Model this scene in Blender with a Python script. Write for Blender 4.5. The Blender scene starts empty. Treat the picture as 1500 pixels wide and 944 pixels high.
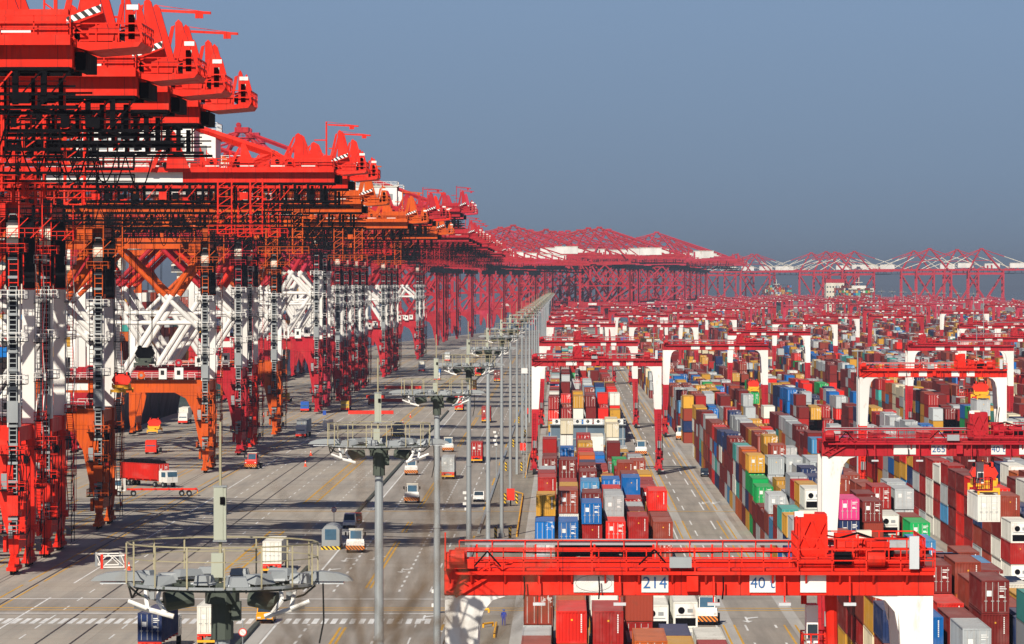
import bpy, math, random
import numpy as np
from mathutils import Vector, Matrix
R = math.radians
C = bpy.context.scene.collection
H = 37.6; F = 6500.0; VX, VY = 825.0, 415.0
rnd = random.Random(11)

def gp(x, y, z=0.0):
    """ground survey: picture bearing -> place on the plane at height z (metres)"""
    s = (y - VY) / (H - z)
    return (x - VX) / s, F / s

# ------------------------------------------------------------------ materials
def nodes(name):
    m = bpy.data.materials.new(name); m.use_nodes = True
    nt = m.node_tree; b = nt.nodes['Principled BSDF']
    return m, nt, b
def N(nt, t, **k):
    n = nt.nodes.new(t)
    for a, v in k.items(): setattr(n, a, v)
    return n
def mixc(nt, fac, a, b, mode='MIX'):
    n = N(nt, 'ShaderNodeMix', data_type='RGBA', blend_type=mode)
    if isinstance(fac, (int, float)): n.inputs[0].default_value = fac
    else: nt.links.new(fac, n.inputs[0])
    for s, v in ((n.inputs[6], a), (n.inputs[7], b)):
        if isinstance(v, tuple): s.default_value = (*v[:3], 1)
        else: nt.links.new(v, s)
    return n.outputs[2]
def ramp(nt, src, p0, p1, v0=0.0, v1=1.0):
    r = N(nt, 'ShaderNodeMapRange'); r.inputs[1].default_value = p0; r.inputs[2].default_value = p1
    r.inputs[3].default_value = v0; r.inputs[4].default_value = v1
    nt.links.new(src, r.inputs[0]); return r.outputs[0]
def noise(nt, vec, scale, detail=4, rough=.6):
    n = N(nt, 'ShaderNodeTexNoise'); n.inputs['Scale'].default_value = scale
    n.inputs['Detail'].default_value = detail; n.inputs['Roughness'].default_value = rough
    if vec is not None: nt.links.new(vec, n.inputs['Vector'])
    return n.outputs[0]
def objvec(nt, sc=(1, 1, 1)):
    tc = N(nt, 'ShaderNodeTexCoord'); oi = N(nt, 'ShaderNodeObjectInfo')
    mp = N(nt, 'ShaderNodeMapping'); mp.inputs['Scale'].default_value = sc
    nt.links.new(tc.outputs['Object'], mp.inputs['Vector'])
    mul = N(nt, 'ShaderNodeMath', operation='MULTIPLY'); mul.inputs[1].default_value = 97.0
    nt.links.new(oi.outputs['Random'], mul.inputs[0])
    ad = N(nt, 'ShaderNodeVectorMath', operation='ADD')
    nt.links.new(mp.outputs[0], ad.inputs[0]); nt.links.new(mul.outputs[0], ad.inputs[1])
    return ad.outputs[0]
def mat(name, col=None, rough=.5, metal=0.0, wear=.25, wearcol=(.16, .07, .035), scale=1.2, bump=0.0, streak=True, spec=.3):
    """painted / bare surface with dirt and rust of its own; col None = the object's own colour"""
    m, nt, b = nodes(name)
    if col is None:
        base = N(nt, 'ShaderNodeObjectInfo').outputs['Color']
    else:
        rgb = N(nt, 'ShaderNodeRGB'); rgb.outputs[0].default_value = (*col, 1); base = rgb.outputs[0]
    v = objvec(nt, (1, 1, .35) if streak else (1, 1, 1))
    n1 = noise(nt, v, scale, 5, .65)
    n2 = noise(nt, v, scale * .22, 3, .5)
    dk = ramp(nt, n2, .3, .7, .80, 1.08)
    sc = N(nt, 'ShaderNodeVectorMath', operation='SCALE'); nt.links.new(base, sc.inputs[0]); nt.links.new(dk, sc.inputs['Scale'])
    f = ramp(nt, n1, .60, .74, 0, wear * 2.2)
    cl = N(nt, 'ShaderNodeClamp'); nt.links.new(f, cl.inputs[0])
    out = mixc(nt, cl.outputs[0], sc.outputs[0], wearcol)
    nt.links.new(out, b.inputs['Base Color'])
    b.inputs['Metallic'].default_value = metal
    b.inputs['Specular IOR Level'].default_value = spec
    nt.links.new(ramp(nt, n1, .3, .8, rough - .08, rough + .25), b.inputs['Roughness'])
    if bump:
        bp = N(nt, 'ShaderNodeBump'); bp.inputs['Strength'].default_value = bump; bp.inputs['Distance'].default_value = .05
        nt.links.new(n1, bp.inputs['Height']); nt.links.new(bp.outputs[0], b.inputs['Normal'])
    return m
def glass(name, col=(.02, .03, .04)):
    m, nt, b = nodes(name)
    n = noise(nt, objvec(nt), 1.5)
    nt.links.new(mixc(nt, n, col, tuple(c * 2 for c in col)), b.inputs['Base Color'])
    b.inputs['Roughness'].default_value = .08
    return m

M = {
 'paint': mat('crane_paint', None, .5, wear=.22, wearcol=(.22, .02, .012), scale=.8, spec=.18),
 'white': mat('white_paint', (.78, .76, .72), .5, wear=.3, wearcol=(.34, .24, .16), scale=.7),
 'cream': mat('cream_paint', (.74, .70, .58), .5, wear=.12, wearcol=(.4, .3, .2)),
 'dark': mat('dark_steel', (.0035, .0032, .005), .8, wear=.04, wearcol=(.04, .02, .015), spec=.1),
 'grey': mat('grey_steel', (.28, .30, .31), .45, wear=.2, wearcol=(.2, .16, .12)),
 'galv': mat('galvanised_steel', (.36, .39, .40), .45, metal=.3, wear=.1, wearcol=(.2, .19, .17), scale=.6),
 'darkgreen': mat('weathered_green_steel', (.07, .085, .07), .6, wear=.3, wearcol=(.12, .1, .07), scale=3),
 'brass': mat('yellowed_rail', (.36, .32, .20), .5, wear=.3, wearcol=(.2, .14, .08), scale=4),
 'rubber': mat('tyre_rubber', (.015, .015, .016), .8, wear=.2, wearcol=(.06, .05, .045)),
 'glass': glass('window_glass'),
 'blueglass': glass('cab_glass', (.03, .07, .11)),
 'yellow': mat('safety_yellow', (.85, .42, .02), .5, wear=.2),
 'redp': mat('signal_red', (.75, .03, .012), .45, wear=.12),
 'black': mat('black_paint', (.01, .01, .01), .5, wear=.05),
 'numblue': mat('sign_blue', (.03, .12, .32), .5, wear=.0),
 'lamp': mat('lamp_glass', (.55, .58, .6), .2, wear=.05),
 'container': mat('container_paint', None, .68, wear=.3, wearcol=(.13, .055, .03), scale=1.3, spec=.1),
 'mark': mat('stencil_white', (.78, .78, .75), .6, wear=.3, wearcol=(.3, .1, .08), scale=5),
 'rod': mat('locking_bar_steel', (.45, .44, .42), .5, wear=.3, scale=4),
 'bark': mat('twig_bark', (.14, .09, .05), .8, wear=.3, scale=30),
 'panel': mat('antenna_panel_grey', (.40, .42, .34), .5, wear=.2, scale=3),
 'skin': mat('skin', (.5, .3, .2), .6, wear=0),
 'cloth': mat('blue_overall_cloth', (.02, .05, .35), .8, wear=.1),
}
# container paint : add roof/top fading by dust that lies on up-facing steel
def container_mat():
    m = M['container']; nt = m.node_tree; b = nt.nodes['Principled BSDF']
    src = b.inputs['Base Color'].links[0].from_socket
    g = N(nt, 'ShaderNodeNewGeometry'); sp = N(nt, 'ShaderNodeSeparateXYZ'); nt.links.new(g.outputs['Normal'], sp.inputs[0])
    st = noise(nt, objvec(nt, (4.5, 4.5, .3)), 1.0, 4, .7); src = mixc(nt, ramp(nt, st, .55, .75, 0, .38), src, (.09, .05, .035))
    fd = noise(nt, objvec(nt, (1, .3, 1)), .8, 3, .5); src = mixc(nt, ramp(nt, fd, .5, .75, 0, .10), src, (.5, .45, .42))
    up = ramp(nt, sp.outputs[2], .8, .95, 0, .20)
    nt.links.new(mixc(nt, up, src, (.36, .30, .28)), b.inputs['Base Color'])
container_mat()
def weather():
    m = M['paint']; nt = m.node_tree; b = nt.nodes['Principled BSDF']; src = b.inputs['Base Color'].links[0].from_socket
    tc = N(nt, 'ShaderNodeTexCoord'); mp = N(nt, 'ShaderNodeMapping'); mp.inputs['Scale'].default_value = (2.2, 2.2, .12); nt.links.new(tc.outputs['Object'], mp.inputs['Vector'])
    st = noise(nt, mp.outputs[0], 1.0, 4, .7); c = mixc(nt, ramp(nt, st, .52, .72, 0, .55), src, (.10, .012, .008))
    fd = noise(nt, objvec(nt), .35, 4, .6); c = mixc(nt, ramp(nt, fd, .5, .75, 0, .25), c, (.62, .12, .08))
    sp = N(nt, 'ShaderNodeSeparateXYZ'); nt.links.new(tc.outputs['Object'], sp.inputs[0])
    for ax, pitch in ((0, 3.1), (2, 5.3)):
        d = N(nt, 'ShaderNodeMath', operation='DIVIDE'); d.inputs[1].default_value = pitch; nt.links.new(sp.outputs[ax], d.inputs[0])
        fr = N(nt, 'ShaderNodeMath', operation='FRACT'); nt.links.new(d.outputs[0], fr.inputs[0])
        lt = N(nt, 'ShaderNodeMath', operation='LESS_THAN'); lt.inputs[1].default_value = .018; nt.links.new(fr.outputs[0], lt.inputs[0])
        ml = N(nt, 'ShaderNodeMath', operation='MULTIPLY'); ml.inputs[1].default_value = .55; nt.links.new(lt.outputs[0], ml.inputs[0]); c = mixc(nt, ml.outputs[0], c, (.10, .01, .008))
    nt.links.new(c, b.inputs['Base Color'])
weather()
def zebra(name, a, bcol, freq, axis='X', slant=1.0):
    m, nt, b = nodes(name)
    tc = N(nt, 'ShaderNodeTexCoord'); sp = N(nt, 'ShaderNodeSeparateXYZ'); nt.links.new(tc.outputs['Object'], sp.inputs[0])
    ad = N(nt, 'ShaderNodeMath', operation='MULTIPLY_ADD'); ad.inputs[1].default_value = slant
    nt.links.new(sp.outputs[2], ad.inputs[0]); nt.links.new(sp.outputs[0], ad.inputs[2])
    fr = N(nt, 'ShaderNodeMath', operation='MULTIPLY'); fr.inputs[1].default_value = freq; nt.links.new(ad.outputs[0], fr.inputs[0])
    fc = N(nt, 'ShaderNodeMath', operation='FRACT'); nt.links.new(fr.outputs[0], fc.inputs[0])
    gt = N(nt, 'ShaderNodeMath', operation='GREATER_THAN'); gt.inputs[1].default_value = .5; nt.links.new(fc.outputs[0], gt.inputs[0])
    nt.links.new(mixc(nt, gt.outputs[0], a, bcol), b.inputs['Base Color'])
    b.inputs['Roughness'].default_value = .5
    return m
M['zebra_orange'] = zebra('orange_black_stripes', (.8, .22, .02), (.015, .012, .01), 2.2)
M['zebra_yellow'] = zebra('yellow_black_stripes', (.8, .5, .02), (.015, .012, .01), 1.6)
M['zebra_white'] = zebra('white_black_stripes', (.8, .8, .78), (.015, .012, .01), 1.6)

def ground_mat():
    m, nt, b = nodes('yard_concrete')
    g = N(nt, 'ShaderNodeNewGeometry'); sp = N(nt, 'ShaderNodeSeparateXYZ'); nt.links.new(g.outputs['Position'], sp.inputs[0])
    pos = g.outputs['Position']
    mp = N(nt, 'ShaderNodeMapping'); mp.inputs['Scale'].default_value = (1, .05, 1); nt.links.new(pos, mp.inputs['Vector'])
    long_ = noise(nt, mp.outputs[0], .45, 5, .6)       # tyre tracks along the lanes
    patch = noise(nt, pos, .02, 4, .6)
    fine = noise(nt, pos, .6, 5, .7)
    c = mixc(nt, ramp(nt, patch, .35, .65), (.43, .385, .325), (.35, .315, .27))
    c = mixc(nt, ramp(nt, long_, .42, .66, 0, .5), c, (.20, .19, .175))
    c = mixc(nt, ramp(nt, fine, .58, .75, 0, .35), c, (.44, .41, .36))
    oil = noise(nt, pos, .13, 6, .75); c = mixc(nt, ramp(nt, oil, .60, .72, 0, .5), c, (.13, .12, .105))
    mp2 = N(nt, 'ShaderNodeMapping'); mp2.inputs['Scale'].default_value = (.03, 1, 1); nt.links.new(pos, mp2.inputs['Vector']); crs = noise(nt, mp2.outputs[0], .12, 4, .6); c = mixc(nt, ramp(nt, crs, .52, .66, 0, .45), c, (.20, .18, .155))
    c = mixc(nt, ramp(nt, noise(nt, pos, .05, 3, .5), .5, .7, 0, .4), c, (.36, .30, .23))
    # slab joints
    for axis, pitch in ((0, 5.0), (1, 9.0)):
        d = N(nt, 'ShaderNodeMath', operation='DIVIDE'); d.inputs[1].default_value = pitch; nt.links.new(sp.outputs[axis], d.inputs[0])
        fr = N(nt, 'ShaderNodeMath', operation='FRACT'); nt.links.new(d.outputs[0], fr.inputs[0])
        lt = N(nt, 'ShaderNodeMath', operation='LESS_THAN'); lt.inputs[1].default_value = .025 if axis else .012; nt.links.new(fr.outputs[0], lt.inputs[0])
        ml = N(nt, 'ShaderNodeMath', operation='MULTIPLY'); ml.inputs[1].default_value = .35; nt.links.new(lt.outputs[0], ml.inputs[0])
        c = mixc(nt, ml.outputs[0], c, (.09, .085, .08))
    nt.links.new(c, b.inputs['Base Color']); b.inputs['Roughness'].default_value = .85
    b.inputs['Specular IOR Level'].default_value = .2
    return m
M['ground'] = ground_mat()
def road_mat(name, a, bb):
    m, nt, b = nodes(name)
    g = N(nt, 'ShaderNodeNewGeometry')
    mp = N(nt, 'ShaderNodeMapping'); mp.inputs['Scale'].default_value = (1, .04, 1); nt.links.new(g.outputs['Position'], mp.inputs['Vector'])
    l = noise(nt, mp.outputs[0], .55, 5, .6); f = noise(nt, g.outputs['Position'], .05, 4, .7)
    c = mixc(nt, ramp(nt, f, .35, .68), a, bb)
    c = mixc(nt, ramp(nt, l, .4, .68, 0, .5), c, tuple(x * .55 for x in a))
    oil = noise(nt, g.outputs['Position'], .16, 6, .75); c = mixc(nt, ramp(nt, oil, .60, .72, 0, .5), c, tuple(x * .45 for x in a))
    mp2 = N(nt, 'ShaderNodeMapping'); mp2.inputs['Scale'].default_value = (.04, 1, 1); nt.links.new(g.outputs['Position'], mp2.inputs['Vector']); crs = noise(nt, mp2.outputs[0], .12, 4, .6); c = mixc(nt, ramp(nt, crs, .54, .66, 0, .35), c, tuple(x * .6 for x in a))
    nt.links.new(c, b.inputs['Base Color']); b.inputs['Roughness'].default_value = .85
    b.inputs['Specular IOR Level'].default_value = .2
    return m
M['asphalt'] = road_mat('road_asphalt', (.30, .27, .235), (.37, .33, .285))
M['pave'] = road_mat('light_concrete', (.46, .44, .41), (.40, .38, .35))
M['dirtpave'] = road_mat('oily_concrete', (.25, .22, .18), (.32, .28, .23))
M['lineW'] = mat('road_paint_white', (.72, .72, .70), .7, wear=.35, wearcol=(.25, .24, .22), scale=.8, streak=False)
M['lineY'] = mat('road_paint_yellow', (.62, .34, .04), .7, wear=.4, wearcol=(.25, .2, .14), scale=.8, streak=False)
M['railgroove'] = mat('rail_groove', (.05, .045, .045), .6, wear=.1)
def water():
    m, nt, b = nodes('harbour_water')
    g = N(nt, 'ShaderNodeNewGeometry'); n = noise(nt, g.outputs['Position'], .15, 6, .6)
    nt.links.new(mixc(nt, n, (.06, .07, .065), (.10, .11, .10)), b.inputs['Base Color']); b.inputs['Roughness'].default_value = .25
    bp = N(nt, 'ShaderNodeBump'); bp.inputs['Strength'].default_value = .5; nt.links.new(n, bp.inputs['Height']); nt.links.new(bp.outputs[0], b.inputs['Normal'])
    return m
M['water'] = water()
def hill_mat():
    m, nt, b = nodes('hill_soil'); g = N(nt, 'ShaderNodeNewGeometry'); n = noise(nt, g.outputs['Position'], .3, 6, .7)
    nt.links.new(mixc(nt, n, (.05, .07, .025), (.14, .11, .06)), b.inputs['Base Color']); b.inputs['Roughness'].default_value = .95
    return m
M['hill'] = hill_mat()
def stack_mat():
    m, nt, b = nodes('stacked_container_paint')
    at = N(nt, 'ShaderNodeAttribute'); at.attribute_name = 'Col'
    g = N(nt, 'ShaderNodeNewGeometry'); sp = N(nt, 'ShaderNodeSeparateXYZ'); nt.links.new(g.outputs['Position'], sp.inputs[0])
    nz = noise(nt, g.outputs['Position'], .9, 4, .65)
    c = mixc(nt, ramp(nt, nz, .58, .74, 0, .45), at.outputs['Color'], (.14, .06, .035))
    uv = N(nt, 'ShaderNodeUVMap'); uv.uv_map = 'face'; us = N(nt, 'ShaderNodeSeparateXYZ'); nt.links.new(uv.outputs[0], us.inputs[0])
    def mth(op, a, b_=None):
        n_ = N(nt, 'ShaderNodeMath', operation=op)
        for s_, v_ in zip(n_.inputs, (a, b_)):
            if v_ is None: continue
            if isinstance(v_, (int, float)): s_.default_value = v_
            else: nt.links.new(v_, s_)
        return n_.outputs[0]
    u2 = mth('MULTIPLY', us.outputs[0], .5); cell = mth('FLOOR', u2); u = mth('SUBTRACT', us.outputs[0], mth('MULTIPLY', cell, 2)); v = us.outputs[1]
    du = mth('ABSOLUTE', mth('SUBTRACT', u, .5)); dv = mth('ABSOLUTE', mth('SUBTRACT', v, .5))
    edge = mth('MAXIMUM', mth('GREATER_THAN', du, .465), mth('GREATER_THAN', dv, .465))
    dsc = N(nt, 'ShaderNodeVectorMath', operation='SCALE'); nt.links.new(c, dsc.inputs[0]); dsc.inputs['Scale'].default_value = .55
    c = mixc(nt, edge, c, dsc.outputs[0])
    isd = mth('COMPARE', cell, 2.0)
    bars = mth('LESS_THAN', mth('ABSOLUTE', mth('SUBTRACT', mth('FRACT', mth('MULTIPLY', u, 4)), .5)), .075)
    ins = mth('LESS_THAN', dv, .44)
    c = mixc(nt, mth('MULTIPLY', mth('MULTIPLY', isd, bars), mth('MULTIPLY', ins, .55)), c, (.5, .48, .45))
    mid = mth('MULTIPLY', isd, mth('LESS_THAN', du, .012)); c = mixc(nt, mid, c, (.02, .02, .02))
    txt = mth('MULTIPLY', isd, mth('MULTIPLY', mth('GREATER_THAN', noise(nt, g.outputs['Position'], 3.0, 2), .56), mth('MULTIPLY', mth('GREATER_THAN', u, .55), mth('GREATER_THAN', v, .6))))
    c = mixc(nt, mth('MULTIPLY', txt, .6), c, (.7, .7, .68))
    sn = N(nt, 'ShaderNodeSeparateXYZ'); nt.links.new(g.outputs['Normal'], sn.inputs[0])
    c = mixc(nt, ramp(nt, sn.outputs[2], .8, .95, 0, .20), c, (.36, .30, .28))
    nt.links.new(c, b.inputs['Base Color']); b.inputs['Roughness'].default_value = .7; b.inputs['Specular IOR Level'].default_value = .1
    ad = N(nt, 'ShaderNodeMath', operation='ADD'); nt.links.new(sp.outputs[0], ad.inputs[0]); nt.links.new(sp.outputs[1], ad.inputs[1])
    mu = N(nt, 'ShaderNodeMath', operation='MULTIPLY'); mu.inputs[1].default_value = 2 * math.pi / .28; nt.links.new(ad.outputs[0], mu.inputs[0])
    si = N(nt, 'ShaderNodeMath', operation='SINE'); nt.links.new(mu.outputs[0], si.inputs[0])
    bp = N(nt, 'ShaderNodeBump'); bp.inputs['Strength'].default_value = .35; bp.inputs['Distance'].default_value = .02
    nt.links.new(si.outputs[0], bp.inputs['Height']); nt.links.new(bp.outputs[0], b.inputs['Normal'])
    return m
M['stack'] = stack_mat()

# ------------------------------------------------------------------ mesh builder
class MB:
    def __init__(s): s.v = []; s.f = []; s.m = []; s.mats = []
    def mi(s, name):
        if name not in s.mats: s.mats.append(name)
        return s.mats.index(name)
    def quad(s, pts, mt):
        i = len(s.v); s.v += [tuple(p) for p in pts]; s.f.append(tuple(range(i, i + len(pts)))); s.m.append(s.mi(mt)); return s
    def box(s, x0, y0, z0, x1, y1, z1, mt='paint'):
        i = len(s.v); k = s.mi(mt)
        s.v += [(x0, y0, z0), (x1, y0, z0), (x1, y1, z0), (x0, y1, z0), (x0, y0, z1), (x1, y0, z1), (x1, y1, z1), (x0, y1, z1)]
        for f in ((0, 3, 2, 1), (4, 5, 6, 7), (0, 1, 5, 4), (1, 2, 6, 5), (2, 3, 7, 6), (3, 0, 4, 7)):
            s.f.append(tuple(i + j for j in f)); s.m.append(k)
        return s
    def hexa(s, lo, hi, mt='paint'):
        """lo, hi: four corners each (ccw seen from above)"""
        i = len(s.v); k = s.mi(mt); s.v += [tuple(p) for p in lo] + [tuple(p) for p in hi]
        for f in ((0, 3, 2, 1), (4, 5, 6, 7), (0, 1, 5, 4), (1, 2, 6, 5), (2, 3, 7, 6), (3, 0, 4, 7)):
            s.f.append(tuple(i + j for j in f)); s.m.append(k)
        return s
    def bar(s, p, q, w, h=None, mt='paint'):
        h = h or w; p = Vector(p); q = Vector(q); d = (q - p)
        if d.length < 1e-6: return s
        d.normalize(); up = Vector((0, 0, 1)) if abs(d.z) < .9 else Vector((0, 1, 0))
        a = d.cross(up).normalized() * w / 2; b = a.cross(d).normalized() * h / 2
        i = len(s.v); k = s.mi(mt)
        for c in (p, q): s.v += [tuple(c - a - b), tuple(c + a - b), tuple(c + a + b), tuple(c - a + b)]
        for f in ((0, 1, 2, 3), (7, 6, 5, 4), (0, 4, 5, 1), (1, 5, 6, 2), (2, 6, 7, 3), (3, 7, 4, 0)):
            s.f.append(tuple(i + j for j in f)); s.m.append(k)
        return s
    def tube(s, p, q, r, mt='paint', n=8, r2=None, cap=True):
        r2 = r if r2 is None else r2
        p = Vector(p); q = Vector(q); d = (q - p).normalized(); up = Vector((0, 0, 1)) if abs(d.z) < .9 else Vector((0, 1, 0))
        a = d.cross(up).normalized(); b = a.cross(d).normalized(); i = len(s.v); k = s.mi(mt)
        for c, rr in ((p, r), (q, r2)):
            for j in range(n):
                t = 2 * math.pi * j / n; s.v.append(tuple(c + a * math.cos(t) * rr + b * math.sin(t) * rr))
        for j in range(n):
            s.f.append((i + j, i + (j + 1) % n, i + n + (j + 1) % n, i + n + j)); s.m.append(k)
        if cap:
            s.f.append(tuple(i + n - 1 - j for j in range(n))); s.m.append(k)
            s.f.append(tuple(i + n + j for j in range(n))); s.m.append(k)
        return s
    def path(s, pts, r, mt='paint', n=5):
        for a, b in zip(pts, pts[1:]): s.tube(a, b, r, mt, n, cap=False)
        return s
    def prism_xz(s, prof, y0, y1, mt='paint'):
        n = len(prof); i = len(s.v); k = s.mi(mt)
        s.v += [(x, y0, z) for x, z in prof] + [(x, y1, z) for x, z in prof]
        s.f.append(tuple(i + j for j in range(n))); s.m.append(k)
        s.f.append(tuple(i + n + n - 1 - j for j in range(n))); s.m.append(k)
        for j in range(n):
            s.f.append((i + j, i + n + j, i + n + (j + 1) % n, i + (j + 1) % n)); s.m.append(k)
        return s
    def prism_yz(s, prof, x0, x1, mt='paint'):
        n = len(prof); i = len(s.v); k = s.mi(mt)
        s.v += [(x0, y, z) for y, z in prof] + [(x1, y, z) for y, z in prof]
        s.f.append(tuple(i + n - 1 - j for j in range(n))); s.m.append(k)
        s.f.append(tuple(i + n + j for j in range(n))); s.m.append(k)
        for j in range(n):
            s.f.append((i + j, i + (j + 1) % n, i + n + (j + 1) % n, i + n + j)); s.m.append(k)
        return s
    def rail(s, p, q, h=1.1, sp=1.8, t=.06, n=2, mt='paint'):
        p = Vector(p); q = Vector(q); L = (q - p).length; k = max(1, round(L / sp))
        for j in range(k + 1):
            c = p.lerp(q, j / k); s.bar(c, c + Vector((0, 0, h)), t, t, mt)
        for j in range(n):
            z = Vector((0, 0, h * (1 - j / n))); s.bar(p + z, q + z, t, t, mt)
        return s
    def railbox(s, x0, y0, x1, y1, z, **k):
        c = [(x0, y0, z), (x1, y0, z), (x1, y1, z), (x0, y1, z)]
        for a, b in zip(c, c[1:] + c[:1]): s.rail(a, b, **k)
        return s
    def ladder(s, x, y, z0, z1, w=.8, pitch=.7, t=.1, mt='dark'):
        for sx in (-w / 2, w / 2): s.box(x + sx - t / 2, y - t / 2, z0, x + sx + t / 2, y + t / 2, z1, mt)
        z = z0 + pitch / 2
        while z < z1:
            s.box(x - w / 2 + t / 2 + .002, y - t / 2 + .01, z, x + w / 2 - t / 2 - .002, y + t / 2 - .01, z + t, mt); z += pitch
        return s
    def cyl(s, c, r, h, mt, n=16, axis='z'):
        d = {'x': (1, 0, 0), 'y': (0, 1, 0), 'z': (0, 0, 1)}[axis]; c = Vector(c); d = Vector(d) * h / 2
        return s.tube(c - d, c + d, r, mt, n)
    def mesh(s, name):
        me = bpy.data.meshes.new(name); me.from_pydata(s.v, [], s.f)
        for k in s.mats: me.materials.append(M[k])
        me.polygons.foreach_set('material_index', s.m); me.update(); return me
    def build(s, name, parent=None, loc=(0, 0, 0), rz=0):
        o = bpy.data.objects.new(name, s.mesh(name)); C.objects.link(o); o.location = loc; o.rotation_euler.z = rz
        if parent is not None: o.parent = parent
        return o

kids = {}
def tag(o, label=None, cat=None, group=None, kind=None):
    for k, v in (('label', label), ('category', cat), ('group', group), ('kind', kind)):
        if v: o[k] = v
    return o
def empty(name, loc=(0, 0, 0), rz=0):
    o = bpy.data.objects.new(name, None); o.empty_display_size = .5; C.objects.link(o); o.location = loc; o.rotation_euler.z = rz; return o
def copy_tree(o, parent=None):
    c = o.copy(); C.objects.link(c)
    if parent is not None: c.parent = parent
    for ch in list(o.children): copy_tree(ch, c)
    return c
def paint(o, col):
    o.color = (*col, 1)
    for ch in o.children: paint(ch, col)
def remove_tree(o):
    for ch in list(o.children): remove_tree(ch)
    bpy.data.objects.remove(o)
def text_into(txt, size, mt, parent, loc, name='number_mark'):
    cu = bpy.data.curves.new('lettering', 'FONT'); cu.body = txt; cu.size = size; cu.extrude = .01; cu.align_x = 'CENTER'; cu.align_y = 'CENTER'
    t = bpy.data.objects.new('lettering', cu); C.objects.link(t)
    dg = bpy.context.evaluated_depsgraph_get(); me = bpy.data.meshes.new_from_object(t.evaluated_get(dg))
    bpy.data.objects.remove(t)
    me.materials.clear(); me.materials.append(M[mt])
    o = bpy.data.objects.new(name, me); C.objects.link(o); o.parent = parent; o.location = loc; o.rotation_euler.x = R(90); return o

RED = (.72, .018, .005); CRIM = (.44, .011, .022); ORANGE = (.60, .085, .004); PINK = (.50, .024, .06)
ORD = ['zeroth', 'first', 'second', 'third', 'fourth', 'fifth', 'sixth', 'seventh', 'eighth', 'ninth', 'tenth', 'eleventh', 'twelfth', 'thirteenth',
       'fourteenth', 'fifteenth', 'sixteenth', 'seventeenth', 'eighteenth', 'nineteenth', 'twentieth']
TENS = {20: 'twenty', 30: 'thirty', 40: 'forty', 50: 'fifty', 60: 'sixty', 70: 'seventy', 80: 'eighty', 90: 'ninety'}
TENTH = {30: 'thirtieth', 40: 'fortieth', 50: 'fiftieth', 60: 'sixtieth'}
def nth(n):
    if n <= 20: return ORD[n]
    t, u = n // 10 * 10, n % 10
    return TENTH.get(t, str(n)) if u == 0 else TENS[t] + '-' + ORD[u]

# ------------------------------------------------------------------ setting
def sheet(name, pts, z, mt, th=0):
    b = MB(); b.quad([(x, y, z) for x, y in pts], mt); return tag(b.build(name), kind='structure')
quay = [(-112, -900), (-112, 2740), (-62, 3330), (60, 3950), (150, 5600), (200, 9000)]
b = MB(); pts = quay + [(6000, 9000), (6000, -900)]
b.quad([(x, y, 0) for x, y in reversed(pts)], 'ground')
for (x0, y0), (x1, y1) in zip(quay, quay[1:]): b.quad([(x0, y0, 0), (x1, y1, 0), (x1, y1, -7), (x0, y0, -7)], 'dirtpave')
tag(b.build('ground'), kind='structure')
b = MB(); b.quad([(-60000, -2000, -5), (60000, -2000, -5), (60000, 90000, -5), (-60000, 90000, -5)], 'water'); tag(b.build('water'), kind='structure')
def strip(name, x0, x1, y0, y1, z, mt): return sheet(name, [(x0, y0), (x1, y0), (x1, y1), (x0, y1)], z, mt)
strip('road', -31.8, -12.9, 200, 2900, .004, 'asphalt')
strip('road', 14.3, 27.2, 200, 3000, .004, 'asphalt')
strip('road', 45.9, 54.0, 400, 3500, .004, 'asphalt')
strip('road', 77, 85.5, 500, 3500, .004, 'asphalt')
strip('pavement', -34.2, -31.85, 200, 490, .004, 'pave'); strip('pavement', -34.2, -31.85, 640, 2600, .004, 'pave')
strip('pavement', -12.8, -3.9, 200, 2900, .004, 'dirtpave')
strip('road', -112, 45, 502, 528, .008, 'asphalt')
b = MB()
for x0, x1, y0, y1 in ((-33.9, -33.4, 200, 488), (-33.9, -33.4, 560, 585), (-33.9, -33.4, 705, 990), (-33.9, -33.4, 1040, 1300), (-33.9, -33.4, 1400, 2500), (-12.9, -12.5, 200, 500), (-12.9, -12.5, 535, 640), (-12.9, -12.5, 665, 990), (-12.9, -12.5, 1015, 1400), (-12.9, -12.5, 1420, 2600)):
    b.box(x0, y0, 0, x1, y1, .35 if x0 < -20 else .3, 'darkgreen' if x0 < -20 else 'grey')
tag(b.build('kerb'), kind='structure')

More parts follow.
